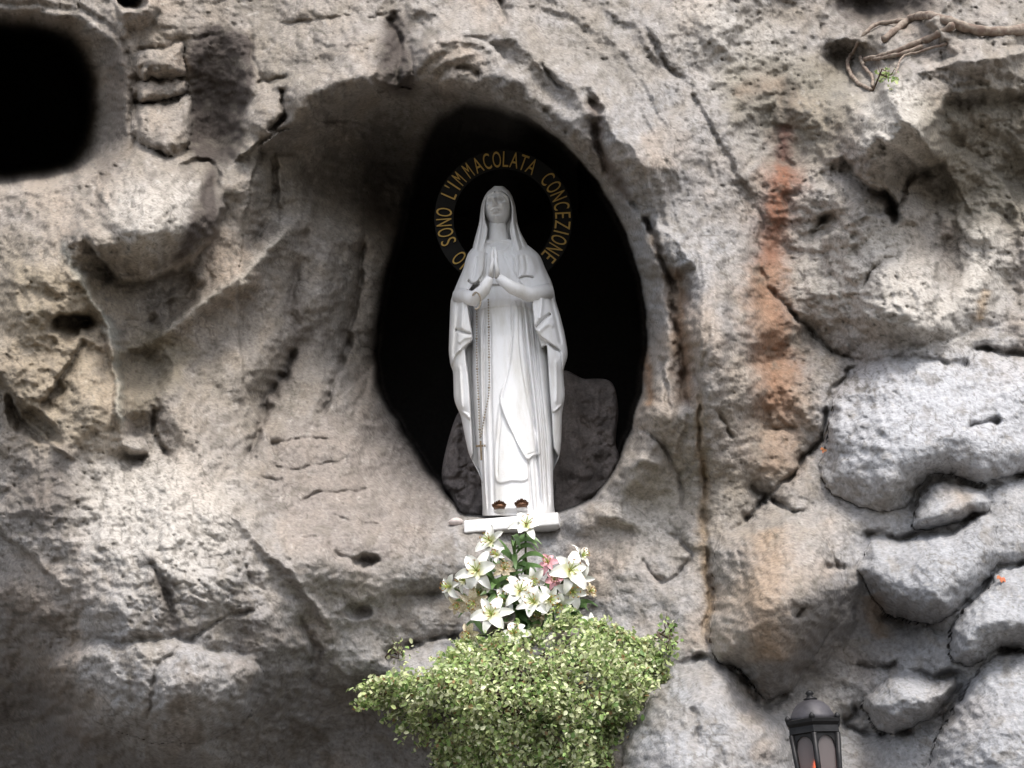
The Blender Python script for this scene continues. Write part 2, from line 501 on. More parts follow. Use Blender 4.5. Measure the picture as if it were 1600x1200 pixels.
# upper left blocks
for L in ([(205,82),(250,72),(290,62),(335,54)], [(210,162),(260,155),(300,150)], [(240,126),(280,124),(315,120)],
          [(222,80),(224,125),(214,160),(212,200)], [(290,60),(293,100),(292,150)], [(420,42),(500,32),(560,28),(612,22)], [(395,45),(396,90),(420,130),(450,118)], [(250,240),(275,232),(300,240),(310,255)], [(480,60),(540,75),(600,60)]):
    crack(H, L, 4.0, .028)
crack(H, [(443,138),(441,160),(440,180),(424,206)], 7, .13)
crack(H, [(395,135),(420,125),(452,118)], 4, .05)
crack(H, [(272,230),(282,236),(294,224)], 6, .06)
blob(H, 345, 160, 50, 105, -.04, 4)
blob(H, 385, 140, 20, 20, .04)
# dark round knob-hole at the very top left
blob(H, 215, 12, 36, 38, .10)
blob(H, 206, 4, 24, 20, -.22)
# ---- arch: cracks in the front band
crack(H, [(600,28),(618,45),(630,75),(626,100),(622,125),(618,140)], 9, .12)
crack(H, [(640,60),(645,95),(646,120)], 4, .06)
crack(H, [(778,-10),(785,15),(793,40)], 5, .06)
step(H, [(640,75),(700,60),(760,70),(800,110),(830,140)], .05, 5, 40)
crack(H, [(715,105),(730,112),(750,112)], 5, .05)
ridge(H, [(660,40),(760,50),(840,90),(900,150),(950,210)], 20, .05)
crack(H, [(840,90),(862,118),(885,140)], 5, .05)
crack(H, [(905,120),(918,155),(932,175),(930,205),(940,245),(962,280),(990,315),(1012,350),(1030,390)], 11, .10)
crack(H, [(1012,350),(1035,400),(1048,450),(1058,520),(1066,600),(1072,650)], 9, .09)
crack(H, [(1005,430),(1012,500),(1030,545),(1040,580),(1043,640)], 4, .05)
step(H, [(1043,640),(1040,580),(1012,500),(1000,430)], .03, 4, 25)
step(H, [(1025,345),(1045,360),(1075,390),(1090,420)], .05, 5, 40)
crack(H, [(850,170),(870,190),(890,215)], 4, .04)
step(H, [(1185,325),(1140,248),(1100,180),(1050,100),(1000,45),(960,10)], .014, 7, 70)
crack(H, [(985,25),(1050,100),(1100,180),(1140,248),(1185,325)], 6, .03)
ridge(H, [(1010,40),(1060,95),(1110,180),(1150,250),(1190,320)], 14, .012)
crack(H, [(1085,560),(1093,620),(1098,690),(1102,780),(1096,840)], 5, .045)
crack(H, [(985,665),(1020,685),(1045,720),(1062,770),(1070,800)], 4, .04)
crack(H, [(1120,640),(1135,665),(1145,685)], 4, .05)
# ---- right half
crack(H, [(1165,300),(1190,350),(1180,390),(1200,440),(1225,475)], 6, .04)
crack(H, [(1223,470),(1260,515),(1300,545),(1342,560)], 4, .09)
crack(H, [(1345,558),(1320,587),(1297,627),(1288,680),(1250,725),(1225,755),(1195,778)], 5, .09)
crack(H, [(1165,764),(1182,768),(1195,778),(1178,800),(1158,815)], 7, .10)
crack(H, [(1200,780),(1235,800),(1262,797),(1272,780)], 5, .07)
step(H, [(1600,556),(1530,548),(1500,568),(1420,560),(1345,562),(1300,625),(1288,680)], .0, 5, 60)
crack(H, [(1345,562),(1420,562),(1500,570),(1528,552),(1570,553),(1640,562)], 7, .03)
crack(H, [(1520,552),(1560,550),(1610,560)], 7, .07)
crack(H, [(1190,665),(1215,668),(1240,664)], 5, .05)
crack(H, [(1415,815),(1430,775),(1460,752),(1500,748),(1540,762),(1570,750),(1640,730)], 8, 0.072)
crack(H, [(1345,853),(1358,836),(1400,838),(1440,832),(1490,827),(1545,800)], 8, 0.066)
crack(H, [(1515,668),(1540,662),(1565,658)], 5, .06)
crack(H, [(1640,874),(1560,890),(1545,910),(1520,935),(1495,958)], 8, 0.072)
crack(H, [(1375,960),(1420,978),(1455,978),(1480,996)], 9, 0.060)
crack(H, [(1640,1012),(1590,1018),(1555,1020)], 8, 0.072)
crack(H, [(1420,1045),(1460,1055),(1490,1052),(1502,1068),(1482,1108),(1450,1135),(1390,1150)], 9, 0.084)
crack(H, [(1050,1045),(1085,1030),(1120,1040),(1150,1052),(1175,1080),(1200,1098),(1240,1080)], 10, 0.090)
crack(H, [(1100,850),(1108,930),(1100,985),(1105,1020)], 5, .05)
crack(H, [(1155,862),(1162,890),(1160,920)], 4, .04)
crack(H, [(1082,1105),(1090,1145),(1120,1180),(1135,1210)], 12, .03)
crack(H, [(1290,890),(1305,885),(1325,888)], 7, .07)
crack(H, [(1255,945),(1245,965)], 6, .05, sp=False)
crack(H, [(1335,1095),(1342,1115),(1320,1130),(1390,1148)], 6, .08)
crack(H, [(1330,1040),(1385,1045),(1400,1030)], 5, .05)
crack(H, [(1045,830),(1080,860),(1060,890),(1035,920)], 4, .04)
crack(H, [(1000,870),(1030,905),(1035,920)], 4, .04)
blob(H, 1235, 930, 110, 150, .10, 15)
blob(H, 1130, 590, 70, 260, .05, 2)
step(H, [(1320,240),(1345,280),(1385,300),(1400,330),(1395,350)], -.10, 5, 40)
step(H, [(1395,350),(1400,330),(1385,300),(1345,280),(1320,240)], .03, 5, 40)
step(H, [(1440,225),(1480,165),(1540,150),(1620,140)], -.07, 8, 110)
step(H, [(1370,210),(1400,235),(1440,260),(1480,250)], -.08, 5, 40)
crack(H, [(1390,350),(1405,320),(1430,275),(1460,275)], 6, .08)
step(H, [(1270,345),(1290,335),(1310,345),(1275,380)], -.04, 4, 30)
crack(H, [(1268,380),(1280,345),(1300,335),(1325,340)], 4, .05)
crack(H, [(1350,460),(1355,440),(1380,405),(1415,400)], 4, .05)
blob(H, 1480, 420, 22, 75, -.045, 8)
blob(H, 1575, 430, 30, 110, -.03, 0)
blob(H, 1545, 340, 60, 26, -.03, 0)
blob(H, 1540, 260, 90, 80, -.035, 0)
# ledge with the roots, top right
step(H, [(1345,165),(1375,135),(1420,110),(1500,90),(1640,70)], .18, 6, 80)
blob(H, 1370, 12, 80, 42, -.13)
blob(H, 1325, 100, 50, 40, -.10)
step(H, [(1440,40),(1470,10),(1500,-30)], .10, 5, 60)

f1n, f2n, _n = worley((U + V) / 34, (V - .8 * U) / 26)
H -= .016 * np.exp(-((f2n - f1n) / .12) ** 2) * np.exp(-(((U - 300) / 120) ** 2 + ((V - 905) / 85) ** 2))
# ---- separate stones in the face: polygons with their own domes, edges dive into the joints
STONES = [
 ([(1075,1048),(1110,1042),(1148,1056),(1172,1084),(1198,1102),(1225,1140),(1240,1210),(1240,1300),(960,1300),(975,1180),(1000,1110),(1030,1070)], .12, 60),
 ([(1500,958),(1525,938),(1550,912),(1566,894),(1660,878),(1660,1008),(1590,1014),(1553,1016),(1520,1040),(1490,1030),(1480,1000)], .08, 40),
 ([(1560,1026),(1660,1018),(1660,1260),(1440,1260),(1450,1190),(1470,1140),(1492,1112),(1512,1070),(1530,1045)], .10, 50),
 ([(1395,1146),(1360,1120),(1350,1090),(1390,1060),(1425,1052),(1460,1061),(1490,1058),(1494,1072),(1474,1102),(1444,1128)], .07, 25),
 ([(1422,818),(1436,780),(1463,758),(1500,754),(1538,768),(1548,796),(1490,820),(1440,826)], .06, 25),
 ([(1352,856),(1362,842),(1402,844),(1442,838),(1492,832),(1550,805),(1562,850),(1555,888),(1515,930),(1490,955),(1450,972),(1420,970),(1380,955),(1340,900)], .07, 35),
 ([(1350,568),(1420,568),(1500,576),(1530,558),(1570,560),(1660,568),(1660,722),(1570,742),(1540,754),(1500,740),(1456,744),(1426,770),(1400,800),(1340,790),(1290,760),(1285,720),(1294,680),(1304,630),(1324,592)], .05, 45),
 ([(1205,784),(1192,786),(1160,820),(1120,840),(1112,900),(1114,950),(1108,1000),(1120,1034),(1152,1046),(1178,1074),(1200,1090),(1235,1076),(1290,1000),(1320,930),(1300,860),(1262,805),(1232,804)], .07, 50),
 ([(612,1036),(645,1014),(690,1004),(722,1000),(738,1040),(720,1100),(640,1100),(600,1070)], .07, 25),
 ([(82,1034),(112,1018),(200,1013),(268,1008),(338,1024),(405,1042),(400,1090),(360,1140),(300,1160),(200,1150),(130,1110),(95,1075)], .08, 40),
 ([(214,84),(250,76),(286,66),(288,120),(238,122),(222,122)], .03, 14),
 ([(222,128),(288,126),(290,148),(262,151),(214,158)], .02, 10),
 ([(212,165),(262,159),(296,154),(302,200),(296,226),(284,240),(250,236),(222,226),(210,205)], .035, 16),
]
LABEL = np.zeros(U.shape, int)
for k, (P, dome, edge) in enumerate(STONES):
    P = spline(P, 5, True)
    rs = bbox_sel(U, V, P, 20)
    d = sdf(WU[rs], WV[rs], P)
    ins = d < 0
    jm = .42 * sstep(-.2, .45, fbm(U[rs] / 70 + 3 * k, V[rs] / 70, 2)) * (0.1 if k in (9, 8) else 1.0)
    vc = P[:, 1].mean(); hv = np.ptp(P[:, 1])
    dome = dome * 2.4
    H[rs] += np.where(ins, 1.0 * dome * np.clip((V[rs] - vc) / hv, -.6, .6) * sstep(0, -edge, d) + dome * (1 - np.exp(d / (edge * .62))) - jm * .22 * dome * np.exp(-(d / 4.5) ** 2), -jm * .03 * np.exp(-(d / 4.5) ** 2) - .03 * np.exp(-d / 14))
    LABEL[rs] = np.where(ins, k + 1, LABEL[rs])

# ---- the niche under the arch
LIP = spline([(412,222),(430,212),(470,194),(510,172),(560,152),(600,143),(640,139),(700,143),(760,157),(815,178),(860,207),(905,250),(940,296),(970,350),(992,408),(1005,465),(1010,520),(1008,562),(1000,615),(985,668),(966,718),(941,758),(915,784)], 6)
ARCH = np.vstack([LIP, spline([(915,784),(865,800),(800,806),(730,808),(700,790),(640,830),(500,800),(380,600),(380,350),(412,222)], 2)])
CAVE = spline([(655,246),(642,300),(624,370),(606,430),(597,480),(590,530),(588,562),(593,600),(604,628),(620,652),(641,690),(665,725),(690,755),(712,783),(728,801),(800,801),(865,797),(915,782),(941,756),(964,718),(983,668),(998,615),(1006,560),(1008,520),(1003,465),(990,410),(968,352),(938,298),(903,252),(858,210),(812,182),(758,164),(720,165),(680,190)], 6, True)
qU = U + 2.5 * perlin(U / 30, V / 30) + .8 * perlin(U / 7, V / 7); qV = V + 2.5 * perlin(U / 30 + 9, V / 30)
rs = bbox_sel(U, V, ARCH, 40)
cu, cv = qU[rs], qV[rs]
ina = inside(cu, cv, ARCH)
dl, sl, tl = poly_dist(cu, cv, LIP)
vlip = np.interp(cu, LIP[:, 0][:88], LIP[:, 1][:88])
hin = H[rs]
JT = spline([(395,236),(425,214),(470,200),(540,194),(600,206),(650,246),(680,300)], 6)
dj, sj, tj = poly_dist(WU[rs], WV[rs], JT)
hin = hin - np.where(ina & (sj < 0), .9 * sstep(0, 40, dj), 0) - np.where(ina & (sj >= 0), .10 * np.exp(-dj / 14), 0)
dc = sdf(cu, cv, CAVE)
inner = hin - 1.9 * sstep(7, -9, dc) - .10 * sstep(14, 0, dc)
ceiling = .46 - (cv - vlip) / 90.0 - 1.2 * sstep(790, 900, cu) + .05 * fbm(cu / 40, cv / 25, 3)
ceil_on = (cu < 905) & (cv > vlip - 2)
inner2 = np.where(ceil_on & ina, np.maximum(inner, np.maximum(ceiling, -1.7)), inner)
inner2 = np.where(ina & (sl >= 0), inner2, np.where(dc < 7, inner, hin))
# a lip that is rounded, not knife sharp, and a little proud
hin2 = inner2 + np.where(ina, -.06 * sstep(0, 12, dl) * (tl < .30), .05 * np.exp(-(dl / 16) ** 2) - .05 * np.exp(-(dl / 5) ** 2))
H[rs] = np.maximum(hin2, -1.7)

# ---- the dark cave, top left
RIM = spline([(-80,2),(0,0),(70,4),(140,22),(186,60),(206,105),(213,160),(208,215),(190,255),(150,288),(90,305),(0,318),(-80,320)], 6, True)
qU = U + 5 * perlin(U / 45, V / 45) + 1.5 * perlin(U / 9, V / 9); qV = V + 5 * perlin(U / 45 + 9, V / 45)
HOLE = spline([(-90,28),(0,30),(60,36),(108,56),(142,94),(157,142),(155,200),(140,246),(112,272),(60,284),(0,290),(-90,290)], 6, True)
rs = bbox_sel(U, V, RIM, 60)
dr = sdf(qU[rs], qV[rs], RIM); dh = sdf(qU[rs], qV[rs], HOLE)
H[rs] -= .05 * np.exp(-((dr - 2) / 4) ** 2) * (U[rs] > 120)
H[rs] += .06 * np.exp(-((dr + 14) / 12) ** 2) - .30 * sstep(-6, -52, dr) - .06 * sstep(4, -6, dr) - .5 * sstep(14, -12, dh) - 1.4 * sstep(2, -36, dh)

# soften single-sample spikes
for _ in range(1):
    Hs = H.copy()
    Hs[1:-1, 1:-1] = (4 * H[1:-1, 1:-1] + H[:-2, 1:-1] + H[2:, 1:-1] + H[1:-1, :-2] + H[1:-1, 2:]) / 8
    H = Hs

# ---- colours of the rock (stains, lichen, lime) with some painted light and shade, per vertex
def mixc(col, target, m):
    m = np.clip(m, 0, 1)[..., None]
    return col * (1 - m) + np.array(target) * m
nA = fbm(WU / 170, WV / 170, 4); nB = fbm(WU / 45 + 20, WV / 45, 4); nC = fbm(U / 14, V / 14, 3, .6); nD = fbm(U / 5 + 9, V / 5, 2)
COL = np.zeros(U.shape + (3,)) + np.array((.315, .278, .242))
grey = rbf(np.array([(100,100,.2),(400,100,.1),(700,80,.35),(1000,200,.6),(1100,450,.8),(1250,150,.3),(1400,220,.3),(1500,300,.15),(1400,450,.25),(1450,680,1.0),
    (1250,420,.2),(1230,700,.15),(1000,780,.15),(1050,950,.6),(1200,1000,.4),(1450,950,.9),(1550,1100,.8),(1100,1130,.9),(300,350,.15),(100,500,.0),(450,450,.3),(550,550,.3),(550,800,.2),
    (300,850,.5),(250,750,.2),(400,980,.6),(650,930,.6),(60,850,.5),(850,850,.9)], float), U, V)
COL = mixc(COL, (.365, .372, .395), np.clip(grey + .5 * nB, 0, 1))
COL = mixc(COL, (.40, .33, .27), .7 * sstep(.05, .5, nA + .3 * nB))
COL = mixc(COL, (.25, .225, .19), .5 * sstep(.05, .45, -nA + .3 * nC))
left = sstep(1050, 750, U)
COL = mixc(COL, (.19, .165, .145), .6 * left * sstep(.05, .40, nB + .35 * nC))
def region(pts, soft, nz=.0):
    P = spline(pts, 5, True)
    d = np.full(U.shape, 1e3)
    rs = bbox_sel(U, V, P, soft * 3 + 20)
    d[rs] = sdf(WU[rs], WV[rs], P)
    return sstep(soft, -soft, d + nz * 60 * nB + nz * 40 * nC)
def streak(pts, w, nz=.6):
    P = spline(pts, 6); rs = bbox_sel(U, V, P, w * 4 + 20)
    m = np.zeros(U.shape)
    d, s, t = poly_dist(WU[rs], WV[rs], P)
    m[rs] = np.exp(-(d / (w * (1 + nz * nB[rs] + .5 * nz * nC[rs]))) ** 2) * sstep(0, .08, t) * sstep(0, .1, 1 - t)
    return m
COL = mixc(COL, (.44, .41, .37), .55 * streak([(215,540),(260,520),(310,480),(370,440),(440,370),(470,345)], 9))
# pale lime on the right hand rocks, light painted on the lower left slope
PALE = (.56, .535, .505)
for P, s, a in [([(1340,170),(1420,130),(1450,190),(1420,260),(1350,240)], 25, .9), ([(1300,370),(1400,360),(1440,420),(1520,480),(1500,540),(1380,520),(1260,480)], 40, .7),
                ([(1500,340),(1560,330),(1570,460),(1520,480)], 25, .8), ([(1240,290),(1330,300),(1300,380),(1220,470)], 40, .4),
                ([(1050,0),(1180,20),(1240,120),(1120,140)], 40, .5), ([(180,300),(300,290),(320,350),(250,400),(180,380)], 30, .6),
                ([(160,700),(330,740),(360,860),(250,930),(140,840)], 60, .7), ([(960,760),(1060,740),(1060,850),(940,850)], 40, .5)]:
    COL = mixc(COL, PALE, a * region(P, s, .25))
COL = mixc(COL, (.49, .505, .55), .85 * region([(1340,580),(1640,580),(1640,740),(1480,740),(1300,740)], 40, .3))
COL = mixc(COL, (.37, .385, .42), .65 * region([(1330,860),(1640,880),(1640,1240),(1400,1240)], 60, .3))
COL = mixc(COL, (.275, .24, .225), .55 * region([(430,680),(640,660),(700,790),(640,870),(480,870)], 40, .3))
COL = mixc(COL, (.20, .185, .14), .55 * region([(1160,90),(1330,110),(1300,230),(1210,250),(1140,170)], 35, .4))
# grey lichen speckle
COL = mixc(COL, (.17, .16, .145), .7 * sstep(.16, .5, nC + .5 * nB) * np.clip(ROUGH, .35, 1.1))
COL = mixc(COL, (.09, .085, .075), .7 * sstep(.3, .6, pit) * np.clip(ROUGH, .3, 1))
COL = mixc(COL, (.55, .53, .50), .4 * sstep(.3, .6, -nC + .4 * nD))
# dark seepage stains; also shade painted on the cave rim, left flank and undercut
SOOT_AND_SHADE = (.085, .072, .066)
for P, s, a in [([(308,46),(384,52),(396,110),(388,180),(368,244),(308,254),(300,200),(300,120)], 9, 1.15), ([(330,262),(348,310),(330,370),(270,410),(300,330)], 12, 1.05),
                ([(600,40),(636,45),(648,135),(598,142)], 16, 1.05),([(165,40),(208,110),(212,200),(165,285),(150,240),(165,150)], 16, .55),([(1290,900),(1400,940),(1480,990),(1330,1040),(1250,1010)], 40, .5),([(1180,1000),(1260,990),(1280,1050),(1200,1080)], 30, .5), ([(0,560),(60,640),(110,700),(60,690),(0,640)], 25, .6), ([(20,740),(110,720),(105,830),(30,820)], 28, .55),
                ([(-20,880),(90,930),(100,1010),(30,1030),(-20,1010)], 30, .45), ([(232,880),(250,880),(290,985),(262,985)], 12, .75), ([(370,950),(500,1010),(470,1090),(380,1080)], 40, .4),
                ([(-40,1040),(90,1050),(180,1160),(300,1190),(260,1260),(-40,1260)], 40, .7), ([(400,1080),(560,1060),(640,1150),(620,1260),(380,1260)], 50, .4),
                ([(1300,-20),(1450,-20),(1430,30),(1330,40)], 14, .9), ([(60,470),(140,500),(120,560),(50,560)], 30, .35)]:
    COL = mixc(COL, SOOT_AND_SHADE, a * region(P, s, .3 if a < 1 else .12))
COL = mixc(COL, (.20, .185, .14), .5 * region([(1430,170),(1640,150),(1640,340),(1480,340)], 30, .3))  # shade of the overhang painted over the upper right recess
COL = mixc(COL, (.23, .17, .125), .6 * streak([(1140,150),(1225,130),(1232,190),(1235,230)], 16))
COL = mixc(COL, (.10, .095, .085), .7 * streak([(1238,110),(1232,160),(1226,205),(1224,250)], 9))
RUST = (.27, .135, .088)
COL = mixc(COL, (.15, .085, .07), .9 * streak([(1234,190),(1226,225),(1228,265),(1220,300),(1208,340)], 17))
COL = mixc(COL, RUST, .9 * streak([(1232,240),(1218,320),(1205,390),(1200,450),(1208,520),(1214,580),(1212,640),(1215,665)], 27, .45))
COL = mixc(COL, (.33, .225, .155), .6 * streak([(1190,400),(1195,500),(1215,590),(1215,680),(1205,760)], 38, .8))
COL = mixc(COL, (.22, .145, .095), .9 * streak([(1050,410),(1062,480),(1068,560),(1072,640)], 16, .5))
COL = mixc(COL, (.30, .185, .11), .8 * streak([(1005,540),(1012,590),(1018,640)], 9))
COL = mixc(COL, (.28, .19, .10), .6 * streak([(1092,600),(1098,690),(1103,780),(1095,850),(1108,930),(1102,1010)], 8))
COL = mixc(COL, (.37, .26, .17), .6 * streak([(1195,820),(1205,880),(1190,950),(1210,1040)], 36))
COL = mixc(COL, (.22, .15, .09), .6 * streak([(1360,930),(1370,960),(1385,1000)], 14))
COL = mixc(COL, (.42, .28, .14), .5 * streak([(1540,455),(1535,470),(1532,500)], 8))
COL = mixc(COL, (.12, .09, .075), .75 * streak([(925,150),(932,190),(938,235),(960,275),(990,312)], 11))
COL = mixc(COL, (.12, .095, .075), .85 * streak([(1012,350),(1036,405),(1048,455),(1056,500)], 11))
COL = mixc(COL, (.36, .39, .38), .6 * streak([(95,370),(130,450),(160,500),(185,560),(188,680)], 7))
for P_, w_, a_ in (([(470,400),(455,470),(470,520),(450,590),(420,640),(395,700)], 13, .7), ([(568,330),(562,400),(554,480),(540,540)], 8, .65), ([(500,240),(495,320),(475,400)], 16, .5),
                  ([(600,250),(585,330),(575,400)], 18, .5), ([(530,300),(525,380),(500,460)], 10, .45), ([(250,470),(300,430),(345,350)], 12, .5)):
    COL = mixc(COL, (.15, .128, .115), .75 * a_ * streak(P_, w_, .9))
COL = mixc(COL, (.36, .30, .21), .5 * region([(0,420),(140,430),(170,560),(180,680),(60,690),(0,600)], 40, .4))
COL = mixc(COL, (.27, .235, .17), .55 * region([(185,540),(270,520),(300,560),(240,640),(190,640)], 14, .2))
COL = mixc(COL, (.25, .22, .185), .4 * region([(440,240),(640,250),(620,400),(590,540),(540,560),(540,400)], 40, .3))  # recess shade painted onto the jamb beside the niche
# hairline veins, lichen freckles, damp blotches
vm_ = sstep(-.15, .3, fbm(U / 90 + 40, V / 90, 3))
COL = mixc(COL, (.10, .09, .08), .55 * vm_ * np.exp(-((f2b - f1b) / .055) ** 2))
COL = mixc(COL, (.11, .10, .085), .6 * vm_ * np.exp(-((f2 - f1) / .022) ** 2))
COL = mixc(COL, (.13, .12, .10), .6 * sstep(.28, .5, fbm(U / 7 + 3, V / 7, 3, .6)))
COL = mixc(COL, (.21, .19, .165), .45 * sstep(.1, .45, fbm(WU / 30 + 60, WV / 30, 4)))
COL *= np.array((.86, .84, .81))
# shade painted into the wall colour deep in the niche and the cave
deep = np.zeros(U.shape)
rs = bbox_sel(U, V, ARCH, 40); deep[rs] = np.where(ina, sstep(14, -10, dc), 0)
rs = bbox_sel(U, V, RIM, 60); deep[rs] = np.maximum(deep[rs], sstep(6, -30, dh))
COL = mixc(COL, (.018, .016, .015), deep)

# ---- material: the vertex colour, broken up by grain, pits and fine cracks
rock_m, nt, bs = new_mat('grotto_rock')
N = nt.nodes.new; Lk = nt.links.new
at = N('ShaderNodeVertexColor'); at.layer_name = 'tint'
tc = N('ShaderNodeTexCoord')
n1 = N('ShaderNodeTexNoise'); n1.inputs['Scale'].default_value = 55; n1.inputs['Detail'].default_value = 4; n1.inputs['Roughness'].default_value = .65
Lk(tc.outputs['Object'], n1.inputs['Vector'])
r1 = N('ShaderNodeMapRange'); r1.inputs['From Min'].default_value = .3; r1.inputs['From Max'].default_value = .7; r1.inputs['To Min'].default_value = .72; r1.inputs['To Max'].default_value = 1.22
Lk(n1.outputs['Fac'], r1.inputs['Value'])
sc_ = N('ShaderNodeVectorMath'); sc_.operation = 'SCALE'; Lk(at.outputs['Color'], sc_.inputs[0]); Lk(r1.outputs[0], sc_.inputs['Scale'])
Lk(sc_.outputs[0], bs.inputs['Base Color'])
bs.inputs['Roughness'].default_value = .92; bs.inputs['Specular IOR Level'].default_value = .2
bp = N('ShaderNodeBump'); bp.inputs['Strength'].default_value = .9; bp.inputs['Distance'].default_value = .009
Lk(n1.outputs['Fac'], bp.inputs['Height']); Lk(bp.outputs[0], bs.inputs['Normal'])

# ---- meshes: the face itself and each stone that shows its own outline
PTS = ray_y(U, V, -H)
nr, nc = U.shape
idx = np.arange(nr * nc).reshape(nr, nc)
Q = np.stack([idx[:-1, :-1], idx[1:, :-1], idx[1:, 1:], idx[:-1, 1:]], -1).reshape(-1, 4)
FL = LABEL[:-1, :-1].ravel()
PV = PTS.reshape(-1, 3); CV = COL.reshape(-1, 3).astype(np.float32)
def sub(q):
    u_, inv = np.unique(q, return_inverse=True)
    return PV[u_], inv.reshape(q.shape), CV[u_]
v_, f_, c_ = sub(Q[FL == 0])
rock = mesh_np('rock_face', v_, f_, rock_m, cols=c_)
tag(rock, 'rough grey and beige grotto rock face with an arched niche', 'rock', kind='structure')
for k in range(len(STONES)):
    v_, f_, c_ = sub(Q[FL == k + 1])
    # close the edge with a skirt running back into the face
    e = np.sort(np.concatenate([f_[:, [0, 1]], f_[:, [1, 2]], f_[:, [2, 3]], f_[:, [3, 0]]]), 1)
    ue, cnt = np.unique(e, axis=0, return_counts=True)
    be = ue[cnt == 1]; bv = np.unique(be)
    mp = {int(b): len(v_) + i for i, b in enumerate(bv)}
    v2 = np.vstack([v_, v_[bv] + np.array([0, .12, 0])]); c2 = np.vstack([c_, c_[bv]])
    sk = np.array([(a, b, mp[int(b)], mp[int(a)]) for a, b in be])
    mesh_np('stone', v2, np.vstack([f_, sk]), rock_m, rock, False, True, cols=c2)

# ground in front of the grotto, off-frame below, dark colour to lessen its bounce light
gm = simple_mat('gravel', (.10, .09, .075), .95, .35, 6, .01)
mesh_np('ground', [(-150, -300, 0), (150, -300, 0), (150, 60, 0), (-150, 60, 0)], [(0, 1, 2, 3)], gm, smooth=False)
tag(bpy.data.objects['ground'], 'dark gravel ground in front of the grotto', 'ground', kind='structure')
# ================================================================== STATUE
def rock_y(u, v):
    """y of the rock surface seen at a photo pixel"""
    i = np.clip(np.searchsorted(VA, v), 0, nr - 1); j = np.clip(np.searchsorted(UA, u), 0, nc - 1)
    return float(-H[i, j])

YS = 0.10                                    # plane of the statue's silhouette
marble, mnt, mb = new_mat('white_marble')
N = mnt.nodes.new; Lk = mnt.links.new
tc = N('ShaderNodeTexCoord')
na = N('ShaderNodeTexNoise'); na.inputs['Scale'].default_value = 7; na.inputs['Detail'].default_value = 6; na.inputs['Roughness'].default_value = .65
mp = N('ShaderNodeMapping'); mp.inputs['Scale'].default_value = (1.6, 1.6, .35)
Lk(tc.outputs['Object'], mp.inputs['Vector']); Lk(mp.outputs[0], na.inputs['Vector'])
cr = N('ShaderNodeValToRGB'); cr.color_ramp.elements[0].position = .28; cr.color_ramp.elements[0].color = (.64, .62, .58, 1)
cr.color_ramp.elements[1].position = .55; cr.color_ramp.elements[1].color = (.82, .815, .82, 1)
Lk(na.outputs['Fac'], cr.inputs['Fac']); Lk(cr.outputs[0], mb.inputs['Base Color'])
mb.inputs['Roughness'].default_value = .5; mb.inputs['Specular IOR Level'].default_value = .35
nf = N('ShaderNodeTexNoise'); nf.inputs['Scale'].default_value = 90; nf.inputs['Detail'].default_value = 3
Lk(tc.outputs['Object'], nf.inputs['Vector'])
bpn = N('ShaderNodeBump'); bpn.inputs['Strength'].default_value = .25; bpn.inputs['Distance'].default_value = .004
Lk(nf.outputs['Fac'], bpn.inputs['Height']); Lk(bpn.outputs[0], mb.inputs['Normal'])

base_c = pt(798, 818, -.02)
statue = empty('statue', (base_c.x, YS, base_c.z))
tag(statue, 'white marble statue of a veiled woman praying in the niche', 'statue')

def loft(name, vs_, tab, dep, feat, parent, mat, nf_=220, nb=60, power=1.0, back=1.0, ymid=YS):
    """closed loft given by its front silhouette; tab: v, left, right; dep: v, depth"""
    tab = np.array(tab, float); dep = np.array(dep, float)
    def sm(x, xp, fp):      # smooth table lookup
        k = 5.0
        return (np.interp(x - k, xp, fp) + 2 * np.interp(x, xp, fp) + np.interp(x + k, xp, fp)) / 4
    ph = np.concatenate([np.linspace(-np.pi / 2, np.pi / 2, nf_, endpoint=False), np.linspace(np.pi / 2, 1.5 * np.pi, nb, endpoint=False)])
    vs_ = np.asarray(vs_, float)
    l = sm(vs_, tab[:, 0], tab[:, 1]); r = sm(vs_, tab[:, 0], tab[:, 2]); d = sm(vs_, dep[:, 0], dep[:, 1])
    s = np.sin(ph); c = np.cos(ph)
    Ug = ((l + r) / 2)[:, None] + ((r - l) / 2)[:, None] * s[None]
    Vg = np.repeat(vs_[:, None], len(ph), 1)
    F = d[:, None] * np.where(c >= 0, np.abs(c) ** power, -back * np.abs(c))[None]
    front = np.clip(c, 0, None)[None] ** .5
    F = feat(Ug, Vg, F, front) if feat else F
    P = ray_y(Ug, Vg, ymid - F)
    n, m = P.shape[:2]
    ix = np.arange(n * m).reshape(n, m)
    Qf = np.stack([ix[:-1], ix[1:], np.roll(ix, -1, 1)[1:], np.roll(ix, -1, 1)[:-1]], -1).reshape(-1, 4)
    V3 = P.reshape(-1, 3)
    faces = Qf.tolist() + [list(range(m)), [int(q) for q in ix[-1][::-1]]]
    return mesh_np(name, V3, faces, mat, parent)

def layer(F, U_, V_, poly, amp, soft=1.6, n=4):
    P = spline(poly, n, True)
    d = sdf(U_, V_, P)
    return F + amp * sstep(soft, -soft, d)
def fold(F, U_, V_, pts, w, amp):
    P = spline(pts, 5)
    d, s, t = poly_dist(U_, V_, P)
    return F + amp * np.exp(-(d / w) ** 2) * sstep(-.02, .1, t) * sstep(-.02, .08, 1 - t)

